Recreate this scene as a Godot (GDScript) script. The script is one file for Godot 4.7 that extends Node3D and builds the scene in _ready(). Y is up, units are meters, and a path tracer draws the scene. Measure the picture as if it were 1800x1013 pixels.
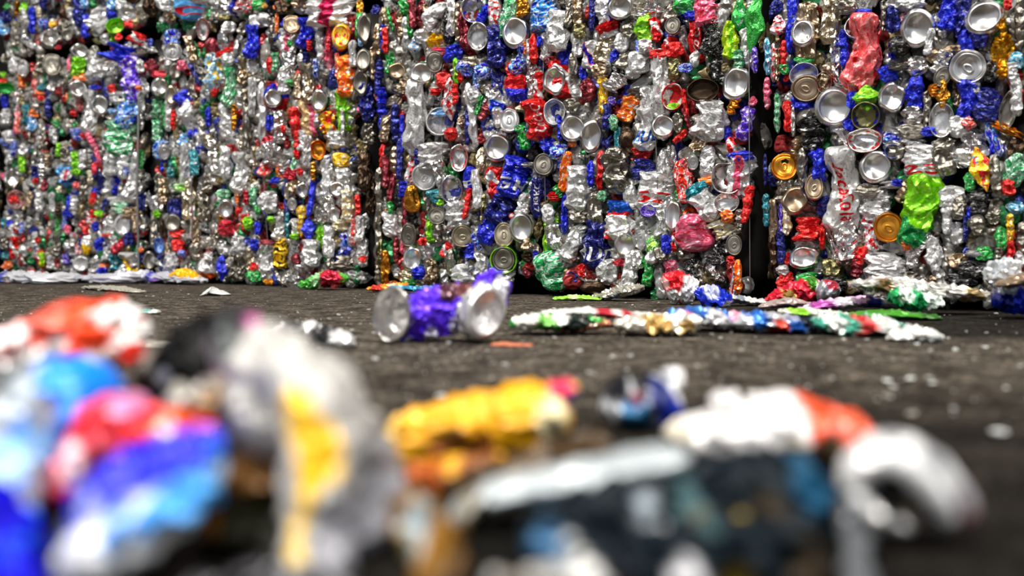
extends Node3D
# Bales of crushed cans behind a concrete floor strewn with crushed cans. Units: metres.

var rng := RandomNumberGenerator.new()
var noise := FastNoiseLite.new()
var cells := FastNoiseLite.new()
var mats := {}
var protos := {}
var bump_tex: NoiseTexture2D

# ------------------------------------------------------------------ camera, sky, lamps
func setup_view() -> void:
	var cam := Camera3D.new()
	cam.name = "camera"
	add_child(cam)
	cam.position = Vector3(0, 0.10, 0)
	cam.near = 0.05
	cam.far = 60.0
	var near := 0.05
	cam.set_frustum(near * 1013.0 / 1750.0, Vector2(0, -66.5 / 1750.0 * near), near, 60.0)
	cam.current = true
	var lens := CameraAttributesPhysical.new()
	lens.frustum_focal_length = 35.0
	lens.frustum_focus_distance = 1.95
	lens.exposure_aperture = 3.2
	cam.attributes = lens

	var env := Environment.new()
	env.background_mode = Environment.BG_SKY
	var sky := Sky.new()
	var air := ProceduralSkyMaterial.new()
	air.sky_top_color = Color(0.80, 0.85, 0.92)
	air.sky_horizon_color = Color(0.93, 0.94, 0.96)
	air.sky_curve = 0.2
	air.sky_energy_multiplier = 0.85
	air.ground_bottom_color = Color(0.20, 0.18, 0.16)
	air.ground_horizon_color = Color(0.28, 0.26, 0.24)
	air.sun_angle_max = 1.0
	sky.sky_material = air
	env.sky = sky
	env.tonemap_mode = Environment.TONE_MAPPER_LINEAR
	env.tonemap_exposure = 0.70
	env.sdfgi_enabled = true
	env.ssao_enabled = true
	env.ssil_enabled = true
	var we := WorldEnvironment.new()
	we.name = "world_environment"
	we.environment = env
	add_child(we)

# shed over the bales: unseen dark roof and lamps added for contrast, a wall behind, the yard open to the sky at the camera's back
func build_shed() -> void:
	var tin := StandardMaterial3D.new()
	tin.albedo_color = Color(0.20, 0.19, 0.18)
	tin.roughness = 0.8
	var roof := BoxMesh.new()
	roof.size = Vector3(16, 0.2, 13.7)
	tag(put("added_ceiling", roof, tin, self, Transform3D(Basis(), Vector3(0, 5.1, -3.35))), "", "", "", "structure")  # unseen roof, added so the metal has something dark to reflect
	var back := BoxMesh.new()
	back.size = Vector3(16, 5.2, 0.2)
	tag(put("wall_back", back, tin, self, Transform3D(Basis(), Vector3(0, 2.4, -9.0))), "", "", "", "structure")
	var lit := StandardMaterial3D.new()
	lit.albedo_color = Color(0.9, 0.9, 0.9)
	lit.emission_enabled = true
	lit.emission = Color(1.0, 0.98, 0.95)
	lit.emission_energy_multiplier = 3.0
	var k := 0
	for at in [Vector3(-2.0, 4.0, -0.7), Vector3(1.9, 4.0, -0.4), Vector3(-0.8, 4.0, 2.2)]:  # lamps added out of view for glints; the last lights the front faces
		var o := Node3D.new()
		o.name = "added_lamp"
		add_child(o, true)
		o.position = at
		tag(o, ["added unseen lamp over the yard side of the grey bales", "added unseen lamp over the floor before the blue bale", "added unseen lamp behind the camera near the open side"][k], "lamp", "added unseen lamps under the roof")
		var housing := BoxMesh.new()
		housing.size = Vector3(0.66, 0.12, 0.66)
		put("added_lamp_housing", housing, tin, o, Transform3D(Basis(), Vector3(0, 0.07, 0)))
		var panel := BoxMesh.new()
		panel.size = Vector3(0.6, 0.02, 0.6)
		put("added_lamp_panel", panel, lit, o)
		var rod := BoxMesh.new()
		rod.size = Vector3(0.03, 0.5, 0.03)
		put("added_lamp_rod", rod, tin, o, Transform3D(Basis(), Vector3(0, 0.36, 0)))
		var l := AreaLight3D.new()
		l.name = "added_lamp_light"
		l.area_size = Vector2(0.6, 0.6)
		l.light_color = Color(1.0, 0.98, 0.95)
		l.light_energy = LAMP
		l.shadow_enabled = true
		o.add_child(l)
		l.position = Vector3(0, -0.03, 0)
		l.rotation.x = -PI / 2
		k += 1

const LAMP := 36.0

# ------------------------------------------------------------------ small helpers
func tag(o: Node, label := "", category := "", group := "", kind := "") -> void:
	if label: o.set_meta("label", label)
	if category: o.set_meta("category", category)
	if group: o.set_meta("group", group)
	if kind: o.set_meta("kind", kind)

func put(called: String, mesh: Mesh, m: Material, parent: Node, t := Transform3D()) -> MeshInstance3D:
	var o := MeshInstance3D.new()
	o.name = called
	o.mesh = mesh
	o.material_override = m
	o.transform = t
	parent.add_child(o, true)
	return o

# a surface from a grid of points; columns close on themselves when wrap is true
func grid(P: PackedVector3Array, cols: int, rows: int, wrap: bool, cols_color := PackedColorArray(), skip := {}) -> ArrayMesh:
	var N := PackedVector3Array()
	N.resize(P.size())
	var UV := PackedVector2Array()
	UV.resize(P.size())
	var I := PackedInt32Array()
	for j in rows:
		for i in cols:
			UV[j * cols + i] = Vector2(float(i) / (cols - 1), float(j) / (rows - 1))
	for j in rows - 1:
		for i in cols - 1:
			if skip.has(j * cols + i):
				continue
			var a := j * cols + i
			var b := a + 1
			var c := a + cols
			var d := c + 1
			var n := (P[c] - P[b]).cross(P[d] - P[a])
			N[a] += n
			N[b] += n
			N[c] += n
			N[d] += n
			I.append_array(PackedInt32Array([a, b, c, b, d, c]))
	if wrap:
		for j in rows:
			var s := N[j * cols] + N[j * cols + cols - 1]
			N[j * cols] = s
			N[j * cols + cols - 1] = s
	for j in [0, rows - 1]:   # a row drawn together to a point shares one normal
		if P[j * cols].distance_squared_to(P[j * cols + cols / 2]) < 1e-9:
			var s := Vector3.ZERO
			for i in cols:
				s += N[j * cols + i]
			for i in cols:
				N[j * cols + i] = s
	for k in N.size():
		N[k] = N[k].normalized() if N[k].length_squared() > 1e-20 else Vector3.UP
	var arr := []
	arr.resize(Mesh.ARRAY_MAX)
	arr[Mesh.ARRAY_VERTEX] = P
	arr[Mesh.ARRAY_NORMAL] = N
	arr[Mesh.ARRAY_TEX_UV] = UV
	arr[Mesh.ARRAY_INDEX] = I
	if cols_color.size():
		arr[Mesh.ARRAY_COLOR] = cols_color
	var m := ArrayMesh.new()
	m.add_surface_from_arrays(Mesh.PRIMITIVE_TRIANGLES, arr)
	return m

# the same surface with its creases kept sharp: normals are shared only across gentle folds
func creased(P: PackedVector3Array, cols: int, rows: int, limit: float, tint := PackedColorArray()) -> ArrayMesh:
	var qc := cols - 1
	var qr := rows - 1
	var T0 := PackedVector3Array()
	var T1 := PackedVector3Array()
	T0.resize(qc * qr)
	T1.resize(qc * qr)
	for j in qr:
		for i in qc:
			var a := P[j * cols + i]
			var b := P[j * cols + i + 1]
			var c := P[j * cols + cols + i]
			var d := P[j * cols + cols + i + 1]
			T0[j * qc + i] = (c - a).cross(b - a).normalized()
			T1[j * qc + i] = (c - b).cross(d - b).normalized()
	var V := PackedVector3Array()
	var N := PackedVector3Array()
	var UV := PackedVector2Array()
	var C := PackedColorArray()
	var corner := [[0, 0], [1, 0], [0, 1], [1, 0], [1, 1], [0, 1]]
	for j in qr:
		for i in qc:
			for k in 6:
				var own: Vector3 = T0[j * qc + i] if k < 3 else T1[j * qc + i]
				var vi: int = i + corner[k][0]
				var vj: int = j + corner[k][1]
				var s := Vector3.ZERO
				for y in range(maxi(vj - 1, 0), mini(vj + 1, qr)):
					for x in [vi - 1, vi]:
						var q: int = y * qc + posmod(x, qc)
						if own.dot(T0[q]) > limit: s += T0[q]
						if own.dot(T1[q]) > limit: s += T1[q]
				V.append(P[vj * cols + vi])
				N.append(s.normalized() if s.length_squared() > 1e-12 else Vector3.UP)
				UV.append(Vector2(float(vi) / qc, float(vj) / qr))
				if tint.size():
					C.append(tint[vj * cols + vi])
	var arr := []
	arr.resize(Mesh.ARRAY_MAX)
	arr[Mesh.ARRAY_VERTEX] = V
	arr[Mesh.ARRAY_NORMAL] = N
	arr[Mesh.ARRAY_TEX_UV] = UV
	if tint.size():
		arr[Mesh.ARRAY_COLOR] = C
	var m := ArrayMesh.new()
	m.add_surface_from_arrays(Mesh.PRIMITIVE_TRIANGLES, arr)
	return m

func ridge(p: Vector3) -> float:
	return 0.5 - absf(noise.get_noise_3dv(p)) * 1.6

# ------------------------------------------------------------------ prints: colour textures computed here
func text_mask(text: String, w: int, h: int, turned: bool) -> PackedByteArray:
	var tm := TextMesh.new()
	var f := SystemFont.new()
	f.font_names = PackedStringArray(["Droid Sans"])
	f.font_weight = 800
	tm.font = f
	tm.text = text
	tm.depth = 0.0
	tm.pixel_size = 0.01
	tm.curve_step = 2.0
	var out := PackedByteArray()
	out.resize(w * h)
	var arr := tm.get_mesh_arrays()
	if arr.is_empty():
		return out
	var V: PackedVector3Array = arr[Mesh.ARRAY_VERTEX]
	var I: PackedInt32Array = arr[Mesh.ARRAY_INDEX]
	var box := tm.get_aabb()
	var Q := PackedVector2Array()
	for v in V:
		var x := (v.x - box.position.x) / maxf(box.size.x, 1e-4)
		var y := 1.0 - (v.y - box.position.y) / maxf(box.size.y, 1e-4)
		Q.append(Vector2(y * w, (1.0 - x) * h) if turned else Vector2(x * w, y * h))
	for k in range(0, I.size(), 3):
		var a := Q[I[k]]
		var b := Q[I[k + 1]]
		var c := Q[I[k + 2]]
		var lo := a.min(b).min(c).floor()
		var hi := a.max(b).max(c).ceil()
		for y in range(maxi(0, int(lo.y)), mini(h, int(hi.y) + 1)):
			for x in range(maxi(0, int(lo.x)), mini(w, int(hi.x) + 1)):
				if Geometry2D.point_is_inside_triangle(Vector2(x + 0.5, y + 0.5), a, b, c):
					out[y * w + x] = 1
	return out

const SIDE := 160

# base colour, second colour, third colour, pattern, words
func print_image(base: Color, two: Color, three: Color, pattern: String, words: String, salt: int) -> Image:
	var im := Image.create(SIDE, SIDE, false, Image.FORMAT_RGB8)
	im.fill(base)
	var n2 := FastNoiseLite.new()
	n2.seed = salt
	n2.frequency = 0.025
	var s := SIDE
	for y in s:
		var v := float(y) / s
		for x in s:
			var u := float(x) / s
			var c := base
			match pattern:
				"band":
					if v > 0.62 and v < 0.86: c = two
				"cap":
					if v < 0.30: c = two
					elif v < 0.37: c = three
				"half":
					if v + 0.12 * n2.get_noise_2d(x, y) > 0.5: c = two
				"foot":
					if v + 0.2 * n2.get_noise_2d(x * 0.6, 7) > 0.68: c = two
				"wave":
					var q := v - 0.5 - 0.22 * sin(TAU * u * 2.0 + 0.8)
					if absf(q) < 0.10: c = two
					elif absf(q) < 0.14: c = three
				"patch":
					if n2.get_noise_2d(x * 1.2, y * 1.2) > 0.18: c = two
					elif n2.get_noise_2d(x * 1.5 + 300, y * 1.5) > 0.32: c = three
				"swirl":
					var q := n2.get_noise_2d(x * 1.6, y * 0.9)
					if absf(q) < 0.10: c = two
					elif q > 0.30: c = three
				"stripes":
					var q := fposmod(u * 6.0, 1.0)
					if q < 0.34: c = two
					elif q < 0.5: c = three
				"line":
					if absf(u - 0.47) < 0.04: c = two
				"dots":
					if (x / 3 + y / 3) % 2 == 0 and n2.get_noise_2d(x * 9, y * 9) > 0.12: c = two
				"fine":
					var row := y / 5
					if y % 5 < 2 and n2.get_noise_2d(x * 7.0, row * 61.0) > -0.02 and n2.get_noise_2d(x * 0.9 + 40, y * 0.9) > 0.0: c = two
				"blot":
					if n2.get_noise_2d(x * 1.9, y * 1.9) > 0.12: c = two
			var wear := n2.get_noise_2d(x * 5.0 + 900, y * 5.0)      # scuffed print shows the metal
			if wear > 0.36: c = c.lerp(Color(0.78, 0.77, 0.75), 0.6)
			elif wear < -0.42: c = c.darkened(0.35)
			im.set_pixel(x, y, c)
	if words:
		var up := pattern != "across"
		var w := int(s * (0.13 if up else 0.42))
		var h := int(s * (0.62 if up else 0.26))
		var mask := text_mask(words, w, h, up)
		var down := pattern == "down"
		var x0 := int(s * (0.5 if up else 0.29)) - (w / 2 if up else 0)
		var y0 := int(s * (0.2 if up else 0.55))
		for y in h:
			for x in w:
				if mask[(h - 1 - y) * w + w - 1 - x if down else y * w + x]:
					im.set_pixel(clampi(x0 + x + (y / 5 - 10 if down else 0), 0, s - 1), clampi(y0 + y, 0, s - 1), two)
	return im

const BARE := {"silver": [0.88, 0.87, 0.86, 0.20], "dull": [0.58, 0.56, 0.52, 0.36], "champagne": [0.80, 0.75, 0.65, 0.28], "gold": [0.86, 0.58, 0.20, 0.27], "goldm": [0.85, 0.60, 0.14, 0.28], "olive": [0.56, 0.54, 0.38, 0.34], "tan": [0.70, 0.62, 0.52, 0.32], "brown": [0.32, 0.26, 0.21, 0.40]}

func designs() -> Dictionary:
	var W := Color(0.88, 0.88, 0.88)
	var R := Color(0.84, 0.06, 0.07)
	var B := Color(0.05, 0.10, 0.74)
	var N := Color(0.05, 0.07, 0.40)
	var S := Color(0.36, 0.68, 0.93)
	var G := Color(0.06, 0.56, 0.20)
	var L := Color(0.47, 0.80, 0.05)
	var Y := Color(0.96, 0.76, 0.05)
	var O := Color(0.95, 0.38, 0.05)
	var V := Color(0.34, 0.16, 0.80)
	var K := Color(0.05, 0.05, 0.06)
	var A := Color(0.74, 0.74, 0.73)
	var P := Color(0.92, 0.36, 0.50)
	var T := Color(0.05, 0.44, 0.50)
	return {
		"white": [W, Color(0.60, 0.60, 0.60), A, "fine", ""], "cream": [Color(0.90, 0.84, 0.62), A, W, "patch", ""],
		"red": [R, Color(0.96, 0.30, 0.24), R, "patch", ""], "redw": [R, W, A, "wave", ""], "whitered": [W, R, P, "patch", ""], "whitered2": [W, R, A, "across", "52"],
		"crimson": [Color(0.78, 0.04, 0.16), Color(0.90, 0.30, 0.36), K, "swirl", ""], "maroon": [Color(0.42, 0.04, 0.10), Color(0.66, 0.22, 0.28), A, "line", ""],
		"salmon": [Color(0.95, 0.36, 0.38), Color(0.97, 0.55, 0.54), R, "swirl", ""], "pink": [P, Color(0.95, 0.66, 0.74), R, "patch", ""], "whitepink": [W, P, Color(0.9, 0.6, 0.4), "line", ""],
		"orange": [O, Color(0.98, 0.60, 0.10), W, "patch", ""], "orangew": [W, O, A, "cap", ""], "orangered": [Color(0.90, 0.16, 0.05), W, P, "swirl", ""],
		"yellow": [Y, Color(0.80, 0.55, 0.04), W, "patch", ""], "yelloww": [W, Y, Y, "half", ""], "yellowblack": [Y, K, A, "blot", ""], "whiteyellow": [W, Y, B, "wave", ""],
		"lime": [L, Color(0.66, 0.88, 0.20), G, "patch", ""], "limew": [L, W, G, "swirl", ""], "limeyellow": [Color(0.66, 0.82, 0.06), L, W, "line", ""], "limebig": [L, Color(0.05, 0.55, 0.25), W, "foot", ""], "limegreen": [Color(0.30, 0.72, 0.04), G, L, "half", ""],
		"green": [G, Color(0.20, 0.78, 0.30), W, "patch", ""], "greenw": [Color(0.08, 0.58, 0.30), W, Color(0.62, 0.84, 0.70), "swirl", ""], "greendot": [Color(0.06, 0.66, 0.16), Color(0.70, 0.90, 0.66), G, "dots", ""],
		"teal": [T, Color(0.30, 0.62, 0.66), A, "patch", ""], "cyan": [Color(0.20, 0.62, 0.82), W, T, "swirl", ""], "sky": [S, W, B, "patch", ""], "skyw": [W, S, B, "patch", ""], "skyblue": [Color(0.14, 0.52, 0.88), W, B, "swirl", ""], "skyy": [Color(0.62, 0.80, 0.92), Y, W, "patch", ""], "skyring": [S, Color(0.90, 0.12, 0.20), W, "across", "O"],
		"blue": [B, Color(0.16, 0.26, 0.92), N, "patch", ""], "navy": [N, Color(0.10, 0.16, 0.60), K, "patch", ""], "bluew": [B, W, S, "swirl", ""], "whiteblue": [W, B, S, "wave", ""], "redblue": [R, B, S, "half", ""],
		"violet": [V, Color(0.72, 0.64, 0.92), W, "patch", ""], "purple": [V, Color(0.86, 0.82, 0.96), W, "blot", ""],
		"black": [K, Color(0.16, 0.16, 0.17), A, "patch", ""], "blackw": [K, W, A, "fine", ""],
		"multi": [Y, R, S, "patch", ""], "wrb": [W, B, R, "wave", ""], "wrbdome": [W, Color(0.03, 0.30, 0.70), R, "cap", ""], "stripes": [Color(0.62, 0.80, 0.90), R, W, "stripes", ""], "tanpink": [Color(0.80, 0.66, 0.46), P, W, "line", ""],
		"whiteteal": [W, T, T, "foot", ""], "whitemagenta": [W, Color(0.74, 0.06, 0.30), A, "line", ""], "whitebluestripe": [W, B, A, "line", ""], "whiteredband": [W, R, A, "band", ""],
		"whitetext": [W, K, A, "fine", ""], "cokelight": [Color(0.84, 0.84, 0.83), Color(0.80, 0.04, 0.10), A, "down", "Coca-Cola"], "redtext": [R, W, A, "up", "Coca"], "redring": [R, W, A, "up", "Coca-C"],
		"bluegh": [B, W, N, "across", "GH"], "navytextv": [N, W, B, "up", "LIGHT"], "navybud": [N, W, B, "across", "BUD"], "num23": [W, R, A, "across", "23"], "wrbtext": [W, Color(0.10, 0.36, 0.78), R, "across", "BUD"], "bluep": [B, W, N, "across", "P"],
	}

func mat(design: String, smooth := false) -> Material:
	var key := design + (" end" if smooth else "")
	if mats.has(key):
		return mats[key]
	var m := StandardMaterial3D.new()
	m.resource_name = design
	if BARE.has(design):
		var b: Array = BARE[design]
		m.albedo_color = Color(b[0], b[1], b[2])
		m.metallic = 1.0
		m.roughness = b[3] + (0.08 if smooth else 0.0)
	else:
		var all := designs()
		if not all.has(design):
			push_error("no design " + design)
		var p: Array = all[design]
		m.albedo_texture = ImageTexture.create_from_image(print_image(p[0], p[1], p[2], p[3], p[4], design.hash() % 9973))
		m.metallic = 0.55 if p[0].s < 0.12 and p[0].v > 0.5 else 0.38
		m.roughness = 0.30
	if not smooth:
		m.heightmap_enabled = true
		m.heightmap_texture = bump_tex
		m.heightmap_scale = 0.10
	mats[key] = m
	return m

# ------------------------------------------------------------------ shapes of crushed cans, one unit across
func crushed_shape(family: String, salt: int, cols: int, rows: int) -> ArrayMesh:
	var P := PackedVector3Array()
	P.resize(cols * rows)
	var r0 := RandomNumberGenerator.new()
	r0.seed = salt * 7919 + family.hash() % 1000
	var o := Vector3(r0.randf_range(-90, 90), r0.randf_range(-90, 90), r0.randf_range(-90, 90))
	var stretch: float = {"C": 1.9, "B": 1.0, "S": 1.6, "F": 3.6}[family]
	var dent_x := r0.randf_range(-0.25, 0.25)
	var dent_d := r0.randf_range(0.15, 0.42)
	var lean := r0.randf_range(-0.12, 0.12)
	var buckles := r0.randf_range(2.0, 4.5)
	var skew := r0.randf_range(0.35, 0.65)
	var amp: float = (0.35 if family == "F" else r0.randf_range(0.55, 1.25))
	for j in rows:
		var t := float(j) / (rows - 1)
		var q := absf(2.0 * t - 1.0)
		var r := 1.0
		match family:
			"C": r = sqrt(maxf(0.0, 1.0 - pow(q, 9.0)))
			"B": r = sqrt(maxf(0.0, 1.0 - pow(q, 2.6)))
			"S": r = pow(maxf(0.0, t / skew if t < skew else (1.0 - t) / (1.0 - skew)), 0.75)
			"F": r = sqrt(maxf(0.0, 1.0 - pow(q, 5.0)))
		var ww := 1.0 + 0.22 * noise.get_noise_2d(t * 2.4 * stretch * 0.6 + o.x, o.y)
		var cx := 0.13 * noise.get_noise_2d(t * 1.8 * stretch * 0.6 + o.z, 11.0) + lean * (t - 0.5)
		var cz := 0.20 * noise.get_noise_2d(t * 2.2 * stretch * 0.6 + o.y, 31.0)
		for i in cols:
			var ca := sin(TAU * (float(i) / (cols - 1) - 0.5))   # the middle column of the print (u = 0.5) faces +z
			var sa := cos(TAU * (float(i) / (cols - 1) - 0.5))
			var x := signf(ca) * pow(absf(ca), 0.85) * 0.5 * r * ww
			var z := signf(sa) * pow(absf(sa), 0.9) * 0.5 * r
			var p := Vector3(x * 2.2, (t - 0.5) * 2.2 * stretch, z * 2.0)
			var push := 0.20 * (ridge(p * 0.75 + o) - 0.2) - 0.12 * (ridge(p * 1.05 - o) - 0.2) + 0.04 * (ridge(p * 2.1 + o) - 0.2)
			push *= minf(1.0, r * 1.6) * amp
			var soft := 0.0 if sa < 0.0 else sa
			var dent := dent_d * exp(-pow((x - dent_x) / 0.13, 2.0)) * soft * (0.6 + 0.4 * sin(t * 9.0 + o.x)) * r
			var buckle := (0.0 if family == "F" else 0.08 * amp) * absf(sin(PI * buckles * t + ca * 1.3 + o.z)) * soft * r
			x += cx + ca * push * 0.55
			z += cz + sa * push - dent + buckle
			P[j * cols + i] = Vector3(x, 0.5 - t + 0.05 * noise.get_noise_3dv(p * 0.8 - o) * r, z)
	# ends keep to a point each; fit the shape to a box of one unit
	var lo := P[0]
	var hi := P[0]
	for p in P:
		lo = lo.min(p)
		hi = hi.max(p)
	var size := hi - lo
	for k in P.size():
		P[k] = Vector3((P[k].x - lo.x) / size.x - 0.5, (P[k].y - lo.y) / size.y - 0.5, (P[k].z - lo.z) / size.z - 0.5)
	return creased(P, cols, rows, 0.80)

# a turned profile of (radius, z) pairs about the z axis, bent out of true
func turned(profile: PackedVector2Array, cols: int, salt: int, bend: float, crumple := 0.0, mouth := false) -> ArrayMesh:
	var rows := profile.size()
	var P := PackedVector3Array()
	P.resize(cols * rows)
	var o := Vector3(salt * 13.7, salt * 5.1, 3.3)
	var skip := {}
	for j in rows:
		for i in cols:
			var a := -TAU * float(i) / (cols - 1)
			var d := Vector3(cos(a), sin(a), 0)
			var r := profile[j].x * (1.0 + bend * 0.9 * noise.get_noise_3dv(d * 0.7 + o))
			var p := d * r
			p.z = profile[j].y + bend * 0.8 * noise.get_noise_3dv(p * 1.6 + o)
			if crumple > 0.0:
				var c := crumple * (ridge(p * 3.4 + o) - 0.25) * clampf(-profile[j].y * 3.0, 0.0, 1.0)
				p += d * c
			P[j * cols + i] = p
			if mouth and Vector2(p.x / 0.14, (p.y - 0.19) / 0.10).length() < 1.0:
				skip[j * cols + i] = true
	return grid(P, cols, rows, true, PackedColorArray(), skip)

func ring_tab() -> ArrayMesh:
	var P := PackedVector3Array()
	var cols := 17
	var rows := 9
	for j in rows:
		var b := TAU * float(j) / (rows - 1)
		for i in cols:
			var a := TAU * float(i) / (cols - 1)
			var ring := Vector3(cos(a) * 0.085, sin(a) * 0.13, 0)
			var out := Vector3(cos(a), sin(a), 0)
			P.append(ring + out * cos(b) * 0.03 + Vector3(0, 0.02, 0.018 + sin(b) * 0.014))
	return grid(P, cols, rows, true)

func make_protos() -> void:
	noise.noise_type = FastNoiseLite.TYPE_SIMPLEX_SMOOTH
	noise.seed = 5
	noise.frequency = 1.0
	noise.fractal_type = FastNoiseLite.FRACTAL_NONE
	cells.noise_type = FastNoiseLite.TYPE_CELLULAR
	cells.seed = 9
	cells.frequency = 1.0
	cells.fractal_type = FastNoiseLite.FRACTAL_NONE
	cells.cellular_return_type = FastNoiseLite.RETURN_DISTANCE
	var bn := FastNoiseLite.new()
	bn.noise_type = FastNoiseLite.TYPE_CELLULAR
	bn.cellular_return_type = FastNoiseLite.RETURN_DISTANCE2_SUB
	bn.frequency = 0.035
	bn.seed = 3
	bump_tex = NoiseTexture2D.new()
	bump_tex.width = 256
	bump_tex.height = 256
	bump_tex.seamless = true
	bump_tex.noise = bn
	for k in 14: protos["C%d" % k] = crushed_shape("C", k, 33, 36)
	for k in 14: protos["B%d" % k] = crushed_shape("B", k, 31, 24)
	for k in 8: protos["S%d" % k] = crushed_shape("S", k, 27, 26)
	for k in 8: protos["F%d" % k] = crushed_shape("F", k, 19, 40)
	for k in 10: protos["big%d" % k] = crushed_shape("C", 40 + k, 57, 64)
	for k in 6: protos["round%d" % k] = crushed_shape("B", 60 + k, 57, 48)
	var dome := PackedVector2Array()
	for p in [[0.5, -0.20], [0.5, -0.14], [0.49, -0.10], [0.46, -0.05], [0.425, -0.012], [0.405, 0.0], [0.385, 0.0], [0.37, -0.012], [0.36, -0.035], [0.35, -0.055]]:
		dome.append(Vector2(p[0], p[1]))
	for k in range(1, 9):
		var r := 0.35 * (1.0 - k / 8.0)
		dome.append(Vector2(r, -0.055 - 0.13 * (1.0 - pow(r / 0.35, 2.0))))
	var wall := PackedVector2Array()
	wall.append(Vector2(0.0, -0.72))
	wall.append(Vector2(0.3, -0.72))
	for k in range(8, -1, -1):
		wall.append(Vector2(0.497 - 0.004 * k, -0.12 - 0.07 * k))
	var cup := PackedVector2Array()
	for p in [[0.5, -0.10], [0.5, -0.03], [0.495, 0.0], [0.475, 0.0], [0.465, -0.03], [0.455, -0.12], [0.44, -0.24], [0.42, -0.36], [0.39, -0.44], [0.33, -0.49], [0.25, -0.51], [0.12, -0.50], [0.0, -0.50]]:
		cup.append(Vector2(p[0], p[1]))
	var lid := PackedVector2Array()
	for p in [[0.5, -0.16], [0.47, -0.09], [0.462, -0.03], [0.468, -0.005], [0.458, 0.006], [0.44, 0.006], [0.43, -0.006], [0.42, -0.05], [0.408, -0.07], [0.392, -0.068], [0.38, -0.03], [0.365, -0.018], [0.34, -0.018]]:
		lid.append(Vector2(p[0], p[1]))
	for k in range(1, 13):
		var r := 0.34 * (1.0 - k / 12.0)
		lid.append(Vector2(r, -0.022 if r > 0.25 else -0.034))
	for k in 5:
		protos["D%d" % k] = turned(dome, 45, k + 1, 0.03 + 0.035 * k)
		protos["U%d" % k] = turned(cup, 41, k + 11, 0.05 + 0.025 * k, 0.05)
		protos["W%d" % k] = turned(wall, 37, k + 21, 0.05 + 0.02 * k, 0.16)
	for k in 4:
		protos["L%d" % k] = turned(lid, 49, k + 31, 0.03 + 0.03 * k)
		protos["O%d" % k] = turned(lid, 65, k + 31, 0.03 + 0.02 * k, 0.0, true)
	protos["tab"] = ring_tab()

# ------------------------------------------------------------------ one piece of a bale: kind u v w h turn design yaw, lengths in millimetres on the bale's face
const WALL_COLOURS := ["white", "silver", "blue", "red", "dull", "white", "navy", "silver", "green", "white"]

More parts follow.
